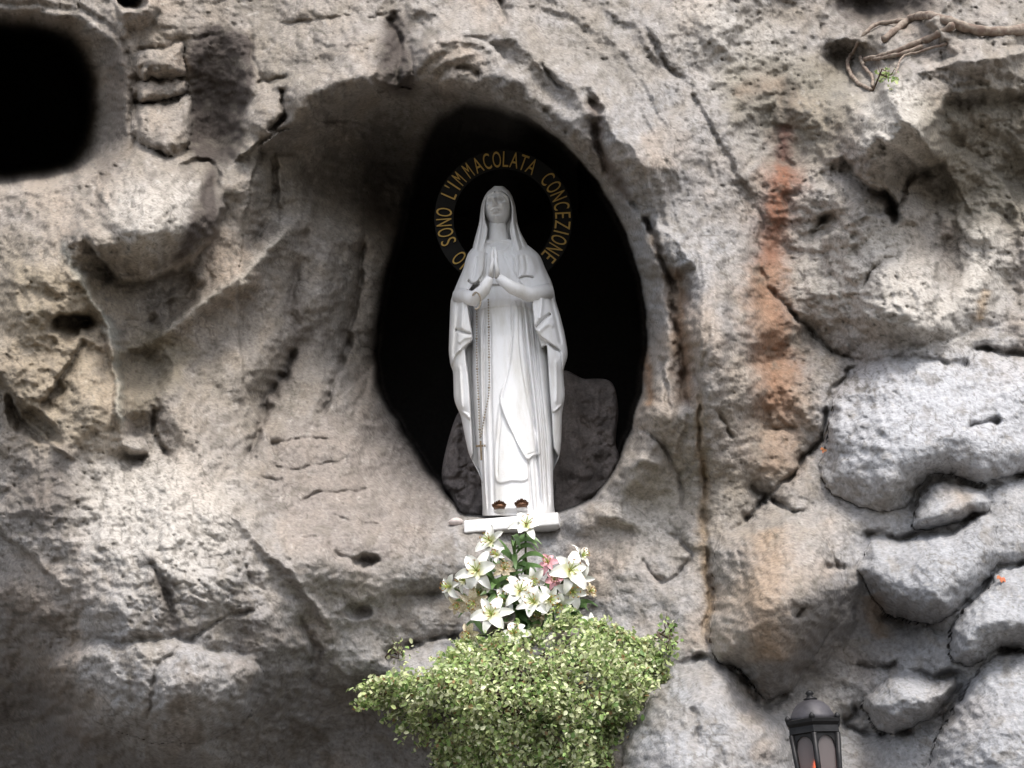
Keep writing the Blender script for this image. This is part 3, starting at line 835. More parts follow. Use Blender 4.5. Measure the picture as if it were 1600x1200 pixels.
ROBE_TAB = [(390,745,828),(420,738,842),(470,738,842),(520,738,852),(560,737,857),(620,739,861),(680,743,865),(720,747,865),(750,752,864),(806,755,866)]
ROBE_DEP = [(390,.10),(430,.14),(470,.13),(520,.13),(600,.15),(700,.165),(806,.19)]
def robe_feat(U_, V_, F, fr):
    lo = sstep(470, 620, V_)
    # long vertical folds
    
    for P, w, a in [([(815,470),(822,560),(833,650),(843,760),(846,803)], 2.2, -.022), ([(824,480),(833,560),(845,680),(851,795)], 2.2, -.024),
                    ([(834,500),(843,600),(853,700),(858,795)], 2.5, -.024), ([(803,480),(801,520),(796,570),(781,630)], 1.5, -.012),
                    ([(819,470),(828,560),(839,660),(848,790)], 2.2, .014), ([(746,500),(749,620),(754,740),(758,800)], 2.2, -.02),
                    ([(757,480),(757,600),(760,720),(763,800)], 2.0, -.016), ([(766,490),(767,600),(769,700),(772,800)], 1.8, -.015),
                    ([(752,490),(753,620),(757,740),(760,800)], 2.2, .012), ([(826,718),(829,760),(833,803)], 1.8, -.018), ([(835,712),(839,760),(841,803)], 1.8, -.018),
                    ([(785,640),(779,690),(777,745)], 1.3, -.008)]:
        F = fold(F, U_, V_, P, w, a * 1.15)
    F = layer(F, U_, V_, [(783,622),(775,680),(772,720),(776,753),(800,752),(825,749),(826,716),(802,680)], .009)
    F = layer(F, U_, V_, [(799,478),(809,478),(811,540),(819,600),(829,650),(845,705),(834,712),(822,717),(802,680),(781,629),(790,590),(799,545)], .016, 1.3)
    F = fold(F, U_, V_, [(820,712),(833,708),(842,703)], 1.0, -.005)
    # waist ribbon
    F = layer(F, U_, V_, [(735,474),(790,466),(845,472),(845,484),(790,478),(735,486)], .005)
    # hem lifting over the feet
    F = F - .02 * sstep(793, 803, V_) * np.exp(-((U_ - 797) / 22) ** 2)
    return F
rows = np.arange(390, 806.1, 1.35)
robe = loft('robe', rows, ROBE_TAB, ROBE_DEP, robe_feat, statue, marble, power=.8)
def robe_F(u, v):
    t = np.array(ROBE_TAB, float); dd = np.array(ROBE_DEP, float)
    u = np.asarray(u, float); v = np.asarray(v, float)
    l = np.interp(v, t[:, 0], t[:, 1]); r = np.interp(v, t[:, 0], t[:, 2])
    s = np.clip((u - (l + r) / 2) / ((r - l) / 2), -.99, .99)
    return np.interp(v, dd[:, 0], dd[:, 1]) * (1 - s * s) ** .4

OPEN = [(760,380),(796,380),(803,420),(812,440),(829,461),(831,476),(833,494),(835,514),(840,522),(846,545),(854,541),(857,589),(861,641),(862,654),(865,700),(872,712),(866,730),(861,760),(862,812),(757,812),(755,752),(742,727),(736,716),(739,709),(736,652),(732,589),(727,546),(737,534),(738,522),(735,505),(732,480),(731,458),(745,440),(757,420)]
MAN_TAB = [(374,760,806),(378,752,818),(384,742,826),(390,735,834),(396,731,841),(404,728,846),(420,724,852),(440,715,862),(455,709,866),(470,704,868),(492,703,875),(520,702,882),(548,701,887),(558,702,887),(572,704,882),(580,708,880),(620,709,883),(630,711,881),(650,720,878),(690,728,877),(708,732,875),(717,736,873),(728,742,867),(740,748,863),(752,753,863),(806,754,867)]
MAN_DEP = [(374,.075),(378,.085),(390,.115),(404,.135),(430,.15),(470,.17),(520,.175),(600,.165),(700,.15),(806,.15)]
def mantle_feat(U_, V_, F, fr):
    # shoulders, sleeve caps
    F = layer(F, U_, V_, [(736,404),(750,397),(756,402),(757,425),(750,439),(737,443),(731,434)], .009 , 4.5)
    F = layer(F, U_, V_, [(802,402),(812,395),(828,397),(837,415),(832,432),(812,431),(804,422)], .010, 4.5)
    F = fold(F, U_, V_, [(731,437),(738,444),(750,441)], 1.5, -.028)
    F = fold(F, U_, V_, [(810,436),(821,432),(834,434)], 1.5, -.025)
    F = fold(F, U_, V_, [(762,383),(770,389),(780,391),(790,389),(797,383)], 2.0, .010)
    F = fold(F, U_, V_, [(745,400),(743,420),(740,436)], 2.0, -.010)
    F = fold(F, U_, V_, [(820,398),(823,415),(822,430)], 2.2, -.010)
    F = fold(F, U_, V_, [(812,398),(813,415),(811,432)], 2.2, -.012)
    F = fold(F, U_, V_, [(760,395),(758,415),(756,432)], 1.8, -.02)
    F = fold(F, U_, V_, [(786,395),(794,412),(802,432)], 1.8, -.015)
    F = fold(F, U_, V_, [(800,395),(806,405),(806,425)], 1.8, -.012)
    # drapes falling from the forearms
    F = layer(F, U_, V_, [(704,462),(722,452),(731,456),(735,490),(738,523),(737,533),(722,545),(711,556),(704,577),(698,570),(698,480)], .040 , 1.8)
    F = layer(F, U_, V_, [(709,556),(727,546),(732,589),(736,652),(722,645),(712,639),(705,620),(705,580)], .022, 1.8)
    F = layer(F, U_, V_, [(718,649),(735,652),(740,709),(736,716),(728,700)], .010, 1.6)
    F = layer(F, U_, V_, [(829,461),(850,446),(868,462),(880,492),(892,548),(888,558),(880,580),(876,550),(863,539),(840,522),(834,514),(832,490)], .042, 1.8)
    F = layer(F, U_, V_, [(854,540),(866,546),(884,560),(886,618),(882,629),(861,643),(857,589)], .022, 1.8)
    F = layer(F, U_, V_, [(862,652),(880,634),(880,690),(874,712),(865,700)], .010, 1.6)
    # folded-back corners and creases
    F = fold(F, U_, V_, [(738,523),(724,519),(711,515)], 2.2, -.028)
    F = fold(F, U_, V_, [(738,526),(726,528),(716,536)], 3.0, .012)
    F = fold(F, U_, V_, [(836,514),(848,500),(861,490)], 2.2, -.030)
    F = fold(F, U_, V_, [(840,519),(856,506),(866,510)], 4.0, .012)
    F = fold(F, U_, V_, [(716,470),(713,510),(709,560)], 3.0, -.014)
    F = fold(F, U_, V_, [(724,466),(722,500),(721,515)], 3.0, .012)
    F = fold(F, U_, V_, [(846,462),(846,480),(843,500)], 3.0, .014)
    F = fold(F, U_, V_, [(857,455),(868,495),(877,540)], 3.0, -.014)
    F = fold(F, U_, V_, [(720,425),(716,440),(712,460)], 3.0, -.010)
    F = fold(F, U_, V_, [(843,400),(852,425),(860,450)], 3.0, -.010)
    F = fold(F, U_, V_, [(718,570),(720,610),(722,640)], 2.5, .010)
    F = fold(F, U_, V_, [(869,560),(870,600),(869,632)], 2.5, .010)
    # the open front
    d = sdf(U_, V_, spline(OPEN, 2, True))
    k = sstep(1.6, -1.6, d) * (fr > 0)
    chest = sstep(470, 440, V_)              # the bodice closes the front above the hands
    Fin = np.where(V_ < 445, F - .012, -.02)
    return F * (1 - k) + k * Fin
rows = np.arange(374, 806.1, 1.35)
mantle = loft('mantle', rows, MAN_TAB, MAN_DEP, mantle_feat, statue, marble, power=.62)

# veil
VEIL_TAB = [(290.5,776,782),(292,771,788),(295,766,793),(300,761,797),(308,756,801),(320,752,805),(335,750,807),(350,748,809),(362,745,813),(372,742,818),(380,740,823),(388,738,826),(394,738,827)]
VEIL_DEP = [(290.5,.045),(294,.07),(300,.085),(312,.095),(340,.095),(370,.105),(394,.125)]
FACE_OPEN = [(758,322),(760,311),(766,303),(778,299.5),(790,303),(796,311),(799,324),(799,342),(796,358),(798,372),(800,388),(798,400),(762,400),(757,388),(760,374),(762,358),(758,342)]
def veil_feat(U_, V_, F, fr):
    F = fold(F, U_, V_, [(766,300),(757,318),(755,345),(752,370),(748,392)], 2.2, .012)
    F = fold(F, U_, V_, [(790,300),(801,320),(802,345),(806,370),(812,392)], 2.2, .012)
    F = fold(F, U_, V_, [(753,340),(749,370),(744,392)], 1.5, -.012)
    F = fold(F, U_, V_, [(805,345),(812,372),(819,392)], 1.6, -.014)
    d = sdf(U_, V_, spline(FACE_OPEN, 2, True))
    k = sstep(1.2, -1.2, d) * (fr > 0)
    return F * (1 - k) + k * np.minimum(F, -.03)
veil = loft('veil', np.concatenate([np.arange(290.5, 296, .5), np.arange(296, 394.1, 1.0)]), VEIL_TAB, VEIL_DEP, veil_feat, statue, marble, nf_=150, nb=40, power=.55)

# head with a face, tilted back and a little to its right
def head_mesh():
    na_, ne = 150, 130
    az = np.linspace(-np.pi, np.pi, na_, endpoint=False); el = np.linspace(-np.pi / 2, np.pi / 2, ne)
    A, E = np.meshgrid(az, el)
    x = .067 * np.sin(A) * np.cos(E); y = -.085 * np.cos(A) * np.cos(E); z = .105 * np.sin(E)
    low = np.clip(-z / .105, 0, 1)
    x = x * (1 - .30 * low ** 1.5)
    y = np.where(y > 0, y * 1.05, y * (1 - .10 * low))
    f = sstep(0, -.04, y)
    g = lambda cx, cz, sx, sz: np.exp(-((x - cx) / sx) ** 2 - ((z - cz) / sz) ** 2)
    o = np.zeros_like(x)
    o += .016 * np.exp(-(x / .0075) ** 2) * sstep(.035, -.02, z) * sstep(-.034, -.024, z) + .012 * g(0, -.020, .009, .008)
    o += .004 * (g(.011, -.024, .006, .006) + g(-.011, -.024, .006, .006))
    for sx in (-1, 1):
        o += -.016 * g(sx * .028, .011, .013, .010) + .011 * g(sx * .029, .009, .010, .005) - .006 * g(sx * .029, .0035, .012, .0022)
        o += .005 * g(sx * .030, .028, .018, .007) + .005 * g(sx * .036, -.022, .016, .016)
    o += .008 * g(0, -.045, .018, .005) + .008 * g(0, -.055, .015, .005) - .010 * g(0, -.0500, .020, .0025) - .004 * g(0, -.064, .016, .005) - .003 * g(0, -.037, .005, .005)
    o += .009 * g(0, -.082, .017, .013)
    y = y - 2.5 * o * f
    P = np.stack([x, y, z], -1).reshape(-1, 3)
    ix = np.arange(na_ * ne).reshape(ne, na_)
    q = np.stack([ix[:-1], np.roll(ix, -1, 1)[:-1], np.roll(ix, -1, 1)[1:], ix[1:]], -1).reshape(-1, 4)
    return P, q
P, q = head_mesh()
P = P * 1.06
hc = pt(777.5, 327.5, YS - .014)
rot = Matrix.Rotation(R(-7), 3, 'Z') @ Matrix.Rotation(R(-3), 3, 'X')
rm = np.array(rot)
head = mesh_np('head', P @ rm.T + np.array(hc), q, marble, statue)
nk = MB()
nk.tube([pt(777, 340, YS + .02), pt(778, 360, YS - .005), pt(779, 376, YS - .018), pt(780, 392, YS - .0)], [.048, .047, .055, .075], 32)
nk.build('neck', marble, statue)
hr = MB()          # waved hair showing under the veil on both sides of the brow
for s_ in (-1, 1):
    for k in range(4):
        off = k * .007
        pts_ = []
        for t in np.linspace(0, 1, 9):
            a = t * 1.75
            lx = s_ * (.004 + (.060 - off * .3) * math.sin(a)); lz = .036 + (.026 - off) * math.cos(a) - .03 * t ** 2
            ly = -.070 + .042 * t - .010 * (1 - t) + off * .2 + .004 * math.sin(9 * t + k)
            pts_.append(Vector(hc) + rot @ Vector((lx, ly, lz)))
        hr.tube(pts_, [.008, .009, .009, .009, .009, .009, .008, .006, .003], 8)
hr.build('hair', marble, head)

# praying hands with their sleeves
def PF(u, v, F): return pt(u, v, YS - F)
for s_, el_, wr_ in ((-1, (716, 462, .13), (741, 467, .20)), (1, (858, 455, .14), (826, 460, .20))):
    sl = MB()
    sl.tube([PF(*el_), PF(*wr_), PF((wr_[0] + 772) / 2, (wr_[1] + 430) / 2 + 4, .245), PF(772 + s_ * 6, 433, .272)], [.042, .040, .033, .0215], 24)
    sl.build('sleeve', marble, statue)
    hd = MB()
    wx = 772.0
    # palm: a flat slab of four close bars, fingers grow out of it
    for k in range(4):
        f0 = .292 - .0165 * k
        ln = (2.5, 0, 1.5, 6)[k]
        hd.tube([PF(wx + s_ * 5.0, 433, .270 - .004 * k), PF(wx + s_ * 4.4, 422, f0 - .002), PF(wx + s_ * 3.6, 412, f0)], [.015, .0135, .0115], 10)
        hd.tube([PF(wx + s_ * 3.6, 413, f0), PF(wx + s_ * 3.3, 403, f0 + .003), PF(wx + s_ * 2.6, 394 + ln * .6, f0 + .002), PF(wx + s_ * 1.9, 388 + ln, f0 - .001), PF(wx + s_ * 1.7, 386.5 + ln, f0 - .003)],
                [.0108, .0100, .0092, .0072, .003], 10)
    hd.tube([PF(wx + s_ * 5.5, 430, .285), PF(wx + s_ * 5.0, 421, .304), PF(wx + s_ * 3.2, 412, .312), PF(wx + s_ * 2.2, 404, .310), PF(wx + s_ * 1.9, 402, .308)], [.012, .012, .010, .0075, .003], 10)
    hd.build('hand', marble, statue)

# feet with a rose on each, and the slab they stand on
rose_m = simple_mat('old_bronze', (.20, .10, .055), .45, .6, 60, .004, .55)
foot_i = 0
for (u, v) in ((780, 789), (815, 786.5)):
    c = PF(u, v, .215)
    ft = MB(); 
    ft.lathe(c + Vector((0, .02, -.03)), [(.026, 0), (.030, .012), (.028, .022), (.018, .030), (.006, .034)], 24)
    fo = ft.build('foot', marble, statue)
    rs_ = MB()
    for ring, (nn, rr, zz, tl_) in enumerate(((7, .029, .000, .9), (6, .021, .009, .6), (5, .013, .016, .35), (3, .006, .020, .1))):
        for k in range(nn):
            a = 2 * math.pi * k / nn + ring * .5
            o_ = Vector((math.cos(a), math.sin(a) * .8, 0)); t_ = Vector((-math.sin(a), math.cos(a) * .8, 0))
            cc = c + Vector((0, -.012, -.016)) + o_ * rr * .75 + Vector((0, 0, zz))
            w_ = rr * .62 + .004
            g_ = []
            for i in range(4):
                for j in range(-1, 2):
                    tt = i / 3
                    g_.append(cc + t_ * (j * w_ * math.sin(.5 + tt * 2.1)) + o_ * (tt * tt * .014 * tl_) + Vector((0, 0, .018 * tt - .004 * abs(j))))
            rs_.add(g_, [(i * 3 + j, i * 3 + j + 1, i * 3 + j + 4, i * 3 + j + 3) for i in range(3) for j in range(2)])
    rs_.lathe(c + Vector((0, -.012, -.022)), [(.026, 0), (.028, .012), (.015, .022), (.004, .026)], 14)
    rs_.build('rose', rose_m, fo)

def slab():
    c = pt(798.5, 816.5, -.145)
    m = Matrix.Rotation(R(-7), 3, 'Z')
    w, d_, h_ = .455, .46, .062
    V_ = []
    for z_ in (0, h_):
        for (x, y) in ((-w / 2, 0), (w / 2, 0), (w / 2, d_), (-w / 2, d_)):
            V_.append(Vector(c) + m @ Vector((x, y, z_ - .030)))
    o = mesh_np('plinth', V_, [(3, 2, 1, 0), (4, 5, 6, 7), (0, 1, 5, 4), (1, 2, 6, 5), (2, 3, 7, 6), (3, 0, 4, 7)], marble, statue, smooth=False)
    bevel(o, .006)
slab()

# rosary
bead_m = simple_mat('rosary_beads', (.42, .36, .28), .45, .4, 80, 0, .1)
cross_m = simple_mat('rosary_cross', (.16, .11, .06), .35, .4, 40, 0, .6)
ro = MB()
def strand(pts, gap=4.3, r=.0046):
    P = spline(pts, 10); L = np.concatenate([[0], np.cumsum(np.hypot(*np.diff(P, axis=0).T))])
    for k, t in enumerate(np.arange(0, L[-1], gap)):
        u = np.interp(t, L, P[:, 0]); v = np.interp(t, L, P[:, 1])
        c = PF(u, v, float(robe_F(u, v)) + .016)
        rr = r * (1.5 if k % 11 == 10 else 1.0)
        ro.lathe(c, [(rr * .25, -rr), (rr * .85, -rr * .5), (rr, 0), (rr * .85, rr * .5), (rr * .25, rr)], 8)
    q_ = [PF(float(np.interp(t, L, P[:, 0])), float(np.interp(t, L, P[:, 1])), float(robe_F(np.interp(t, L, P[:, 0]), np.interp(t, L, P[:, 1]))) + .015) for t in np.linspace(0, L[-1], 60)]
    ro.tube(q_, .0011, 5)
strand([(745,486),(745,560),(748,630),(750,684)])
strand([(763,468),(764,540),(764,610),(758,645),(751,684)])
# loop over the wrist
lw = [PF(744 + 7 * math.cos(a), 470 + 13 * math.sin(a), .262 + .008 * math.sin(a)) for a in np.linspace(-2.4, 1.7, 22)]
for c in lw: ro.lathe(c, [(.0015, -.005), (.0045, -.0025), (.0055, 0), (.0045, .0025), (.0015, .005)], 8)
rosary = ro.build('rosary', bead_m, statue)
cx = MB()
cb = PF(751.5, 704, float(robe_F(752, 700)) + .022)
cx.box(cb, (.009, .007, .100)); cx.box(cb + Vector((0, -.001, .024)), (.048, .0075, .009)); cx.box(cb + Vector((0, -.005, .006)), (.006, .006, .040))
cx.build('cross', cross_m, rosary, smooth=False)

# ================================================================== HALO WITH LETTERING
TILT = R(20)
ex = Vector((1, 0, 0)); ez = Vector((0, -math.sin(TILT), math.cos(TILT))); ey = ez.cross(ex)   # ey points away from the viewer
ey = Vector((0, math.cos(TILT), math.sin(TILT)))
HC = pt(786.5, 341.5, .25)
mpp = (pt(886.5, 341.5, .25) - HC).length / 100.0
gold = simple_mat('gilt_letters', (.62, .40, .10), .45, .35, 30, 0, .25)
ringm = simple_mat('halo_band', (.005, .0045, .004), .85, .3, 20)
halo = empty('halo', HC)
tag(halo, 'circular halo band with gold capital letters behind the statue\'s head', 'halo')
hb = MB()
nn = 96
vs_, fs_ = [], []
for k in range(nn):
    a = 2 * math.pi * k / nn
    o_ = ex * math.sin(a) + ez * math.cos(a)
    for (r_, yy) in ((78, 0), (108, 0), (108, .008), (78, .008)):
        vs_.append(HC + o_ * r_ * mpp + ey * yy)
for k in range(nn):
    for j in range(4):
        fs_.append((k * 4 + j, k * 4 + (j + 1) % 4, ((k + 1) % nn) * 4 + (j + 1) % 4, ((k + 1) % nn) * 4 + j))
hb.add(vs_, fs_)
hb.tube([HC - ez * 93 * mpp + ey * .01, HC - ez * 93 * mpp + ey * .25 - Vector((0, 0, .1))], .012, 8)
hb.build('band', ringm, halo, smooth=False)
LW = {'I': .5, "'": .38, 'M': 1.22, 'L': .8, 'T': .85, 'E': .85, 'S': .85}
def word(txt, p0, p1):
    """letters of a word spread along the ring between the pixels of its first and last letter"""
    a0, a1 = (math.atan2(u - 786.5, 341.5 - v) for u, v in (p0, p1))
    w = [LW.get(ch, 1.0) for ch in txt]
    pos = [sum(w[:i]) + w[i] / 2 for i in range(len(w))]
    return [(ch, a0 + (a1 - a0) * (p - pos[0]) / (pos[-1] - pos[0])) for ch, p in zip(txt, pos)]
LETT = (word('IO', (725, 414), (717, 404)) + word('SONO', (700.5, 378), (695, 332)) + word("L'IMMACOLATA", (704, 305), (830.5, 261))
        + word('CONCEZIONE', (856, 279), (857.5, 402)))
dg = bpy.context.evaluated_depsgraph_get()
cache = {}
for ch, a in LETT:
    if ch not in cache:
        cu_ = bpy.data.curves.new('letter', 'FONT'); cu_.body = ch; cu_.size = 1.0; cu_.align_x = 'CENTER'; cu_.extrude = .035; cu_.offset = -.006
        to = bpy.data.objects.new('letter', cu_); scene.collection.objects.link(to)
        dg.update()
        me = bpy.data.meshes.new_from_object(to.evaluated_get(bpy.context.evaluated_depsgraph_get()))
        bpy.data.objects.remove(to)
        co = np.zeros(len(me.vertices) * 3, np.float32); me.vertices.foreach_get('co', co); co = co.reshape(-1, 3)
        co[:, 0] -= (co[:, 0].max() + co[:, 0].min()) / 2
        if ch != "'": co[:, 1] -= (co[:, 1].max() + co[:, 1].min()) / 2
        else: co[:, 1] -= .36
        me.vertices.foreach_set('co', co.ravel()); me.update()
        me.materials.append(gold)
        cache[ch] = me
    a = a + ROLL
    o_ = (ex * math.sin(a) + ez * math.cos(a)); t_ = (ex * math.cos(a) - ez * math.sin(a))
    lo = bpy.data.objects.new('letter', cache[ch]); scene.collection.objects.link(lo)
    lo.parent = halo
    s_ = 25.0 * mpp / .70
    wsc = s_ * {'M': .42, 'O': .50, 'C': .52, 'N': .52, 'A': .55, 'Z': .6, 'T': .6, 'L': .62}.get(ch, .66)
    M = Matrix.Identity(4)
    for i in range(3):
        M[i][0] = t_[i] * wsc; M[i][1] = o_[i] * s_; M[i][2] = -ey[i] * s_
    p_ = o_ * 93 * mpp - ey * .008
    M[0][3], M[1][3], M[2][3] = p_
    lo.matrix_local = M
rnd = random.Random(11)
nrg = np.random.RandomState(5)
# ================================================================== ROCK BLOCK BEHIND THE STATUE
def rough_block(name, outline, y0, depth, mat, label, cat, col, parent=None, amp=.02):
    """outline in photo pixels on the plane y0, carried back by depth, with rounded and noisy faces"""
    P = spline(outline, 14, True)
    n = len(P); c = P.mean(0)
    rings = [(q_, 0.0) for q_ in np.linspace(0, .86, 26)] + [(.90, .01), (.95, .02), (.985, .04), (1.0, .075), (1.0, .3 * depth + .08), (.98, depth)]
    V_ = []
    for (sc, dy) in rings:
        q = c + (P - c) * sc
        bul = .06 * (1 - sc ** 2)
        y = y0 + dy - bul + amp * (3 * fbm(q[:, 0] / 45 + 3, q[:, 1] / 30, 3, .55, True) + .6 * fbm(q[:, 0] / 8, q[:, 1] / 8, 3))
        V_.append(ray_y(q[:, 0], q[:, 1], y) if dy < .2 else ray_y(P[:, 0], P[:, 1], np.full(n, y0 + .075)) + np.array([0, dy, 0]))
    V_ = np.concatenate(V_)
    nv = fbm(V_[:, 0] * 9, V_[:, 2] * 9, 4)[:, None]
    f = []
    for r in range(len(rings) - 1):
        for k in range(n):
            f.append((r * n + k, r * n + (k + 1) % n, (r + 1) * n + (k + 1) % n, (r + 1) * n + k))
    o = mesh_np(name, V_, f, mat, parent, cols=(np.array(col)[None] * (1 + .7 * nv)).astype(np.float32))
    if label: tag(o, label, cat)
    return o
rough_block('rock_block', [(868,596),(915,592),(955,597),(966,640),(962,690),(968,720),(950,760),(915,790),(862,806)], .62, .5, rock_m,
            'dark squared rock block in the niche, on the statue\'s side away from the rosary', 'rock', (.27, .235, .22))
rough_block('rock_block', [(712,652),(735,640),(770,640),(775,806),(726,806),(706,778),(690,740)], .55, .5, rock_m,
            'dark sloping rock block in the niche, on the statue\'s rosary side', 'rock', (.24, .21, .20))

# pale pebble lying beside the plinth
pb = bmesh.new(); bmesh.ops.create_icosphere(pb, subdivisions=3, radius=1.0)
for v in pb.verts:
    n_ = .12 * math.sin(5 * v.co.x + 1) * math.cos(4 * v.co.y)
    v.co = Vector((v.co.x * .036 * (1 + n_), v.co.y * .03, v.co.z * .021 * (1 + n_)))
me = bpy.data.meshes.new('pebble'); pb.to_mesh(me); pb.free()
peb = link_mesh('pebble', me, simple_mat('pebble', (.62, .54, .51), .8, .2, 30, .003))
peb.location = pt(713, 816, rock_y(713, 818) - .012)
tag(peb, 'small pale pink pebble lying beside the white plinth', 'pebble')

# ================================================================== LEAF MATERIALS
def leaf_mat(name, rough=.5, trans=.25):
    m, nt, b = new_mat(name)
    at = nt.nodes.new('ShaderNodeVertexColor'); at.layer_name = 'tint'
    nt.links.new(at.outputs['Color'], b.inputs['Base Color'])
    b.inputs['Roughness'].default_value = rough; b.inputs['Specular IOR Level'].default_value = .3
    tr = nt.nodes.new('ShaderNodeBsdfTranslucent'); nt.links.new(at.outputs['Color'], tr.inputs['Color'])
    mx = nt.nodes.new('ShaderNodeMixShader'); mx.inputs['Fac'].default_value = trans
    nt.links.new(b.outputs[0], mx.inputs[1]); nt.links.new(tr.outputs[0], mx.inputs[2])
    nt.links.new(mx.outputs[0], nt.nodes['Material Output'].inputs['Surface'])
    return m
leafm = leaf_mat('variegated_leaf')
stem_m = simple_mat('green_stem', (.12, .16, .06), .6, .4, 30)
wood_m = simple_mat('brown_twig', (.13, .09, .06), .8, .5, 40, .004)

def leaves_mesh(cent, size, tints, upbias=.5, wid=.5):
    """folded six-vertex leaves; cent (n,3), size (n,), tints (n,3)"""
    n = len(cent)
    t = nrg.normal(size=(n, 3)); t[:, 1] -= .35; t[:, 2] += .1
    t /= np.linalg.norm(t, axis=1)[:, None]
    nm = nrg.normal(size=(n, 3)) * .65 + np.array([.05, -.55, upbias + .35])
    nm -= (nm * t).sum(1)[:, None] * t; nm /= np.linalg.norm(nm, axis=1)[:, None]
    b = np.cross(nm, t)
    L = size[:, None]; w = (size * wid)[:, None]
    base = cent - t * L * .5
    V_ = np.stack([base, base + t * L * .35 + b * w * .5 + nm * L * .10, base + t * L * .75 + b * w * .38 + nm * L * .06,
                   base + t * L - nm * L * .05, base + t * L * .75 - b * w * .38 + nm * L * .06, base + t * L * .35 - b * w * .5 + nm * L * .10], 1)
    i0 = np.arange(n)[:, None] * 6
    F_ = np.concatenate([i0 + np.array([[0, 1, 2, 3]]), i0 + np.array([[0, 3, 4, 5]])])
    C_ = np.repeat(tints[:, None, :], 6, 1)
    C_[:, [2, 3, 4]] *= 1.12
    return V_.reshape(-1, 3), F_, C_.reshape(-1, 3).astype(np.float32)

GREENS = np.array([(.54,.57,.33),(.62,.64,.42),(.33,.43,.16),(.24,.36,.11),(.12,.20,.06),(.47,.54,.24),(.37,.45,.22),(.30,.20,.10)])
def tint_pick(n, w):
    w = np.array(w, float); k = nrg.choice(len(GREENS), n, p=w / w.sum())
    return GREENS[k] * (.85 + .3 * nrg.rand(n, 1))

def bush(name, outline, label, cat, nclump, per, lsize, depthf, w, spread=15, twigs=True, shoots=0):
    P = spline(outline, 6, True)
    cen = []
    while len(cen) < nclump:
        u = nrg.uniform(P[:, 0].min(), P[:, 0].max()); v = nrg.uniform(P[:, 1].min(), P[:, 1].max())
        if inside(np.array([u]), np.array([v]), P)[0]: cen.append((u, v))
    cen = np.array(cen)
    dd = -sdf(cen[:, 0], cen[:, 1], P)
    y = np.array([depthf(u, v, d_) for (u, v), d_ in zip(cen, dd)]) + nrg.uniform(-.10, .12, len(cen))
    base = ray_y(cen[:, 0], cen[:, 1], y)
    root_c = base.mean(0)
    cl = np.repeat(base, per, 0)
    sp = spread / 330.0
    pos = cl + np.clip(nrg.normal(size=cl.shape), -1.8, 1.8) * np.array([sp, sp * .8, sp])
    tl = tint_pick(len(pos), w)
    rt = pt(P[:, 0].mean(), P[:, 1].mean() + 25, float(np.mean(y)) + .18)
    root = empty(name, rt)
    tag(root, label, cat)
    if shoots:
        # arching shoots that break the outline
        ang = nrg.uniform(0, 2 * np.pi, shoots)
        Pn = P[nrg.randint(0, len(P), shoots)]
        Pn = Pn[Pn[:, 1] < P[:, 1].max() - 30]
        c0 = P.mean(0)
        for (u, v) in Pn:
            dr_ = np.array([u - c0[0], (v - c0[1]) * 1.6 - 30]); dr_ /= np.linalg.norm(dr_)
            ln = nrg.uniform(6, 20) + 26 * nrg.rand() ** 3; yb = depthf(u, v, 2) - .03
            for t in np.linspace(-.6, 1, int(12 + ln / 2)):
                p_ = ray_y(u + dr_[0] * ln * t + nrg.normal() * 2.2, v + dr_[1] * ln * t + 9 * max(t, 0) ** 2 + nrg.normal() * 2.2, yb + nrg.uniform(-.03, .03))
                pos = np.vstack([pos, p_[None]]); tl = np.vstack([tl, tint_pick(1, w)])
    V_, F_, C_ = leaves_mesh(pos, lsize * (.6 + .8 * nrg.rand(len(pos))), tl, .5, .62)
    fo = mesh_np('foliage', V_, F_, leafm, root, True, False, cols=C_)
    fo['kind'] = 'stuff'
    if twigs:
        tw = MB()
        for b_ in base[::2]:
            b_ = Vector(b_); m_ = (b_ + rt) / 2 + Vector((rnd.uniform(-.05, .05), rnd.uniform(-.08, .0), rnd.uniform(.0, .10)))
            tw.tube([rt + Vector((rnd.uniform(-.25, .25), 0, rnd.uniform(-.05, .05))), m_, b_, b_ + Vector((rnd.uniform(-.03, .03), -.03, .04))], [.006, .004, .0025, .0012], 5)
        tw.build('twigs', wood_m, root)['kind'] = 'stuff'
    return root

shelf = min(rock_y(760, 1030), rock_y(850, 1030), rock_y(950, 1040), rock_y(640, 1050))
def shrub_depth(u, v, d):
    return max(shelf, min(rock_y(u, v), shelf + .35)) - .10 - .32 * (1 - math.exp(-max(d, 0) / 45.0))
OUT = [(584,1090),(588,1074),(606,1062),(632,1062),(658,1066),(684,1056),(704,1036),(728,1014),(760,1006),(800,1000),(842,990),(868,976),(900,974),(936,986),(974,996),(1004,1014),(1030,1044),(1034,1068),(1008,1090),(986,1120),(952,1160),(930,1225),(720,1225),(690,1170),(650,1130),(610,1106)]
bush('shrub', OUT, 'variegated small-leaved shrub spilling over the rock below the flowers', 'shrub', 235, 78, .0215, shrub_depth, [6,5,4,2.2,1.6,5,3,.9], 11, True, 330)
bush('weed', [(1032,990),(1040,970),(1050,978),(1054,1000),(1048,1025),(1030,1028)], 'small upright green sprig rooted in the crack beside the shrub', 'plant', 14, 14, .022,
     lambda u, v, d: rock_y(u, v) - .05, [2,1,4,4,3,3,2,0], 7)
bush('weed', [(600,1030),(616,1008),(636,1004),(640,1018),(612,1040)], 'sparse pale sprig creeping from the crack left of the bouquet', 'plant', 9, 8, .020,
     lambda u, v, d: rock_y(u, v) - .05, [3,3,3,2,1,3,2,0], 8)
bush('weed', [(1372,120),(1385,112),(1396,116),(1398,128),(1380,132)], 'tiny bright green weed growing under the bare roots', 'plant', 8, 12, .022,
     lambda u, v, d: rock_y(u, v) - .03, [0,0,3,5,3,4,1,0], 6)

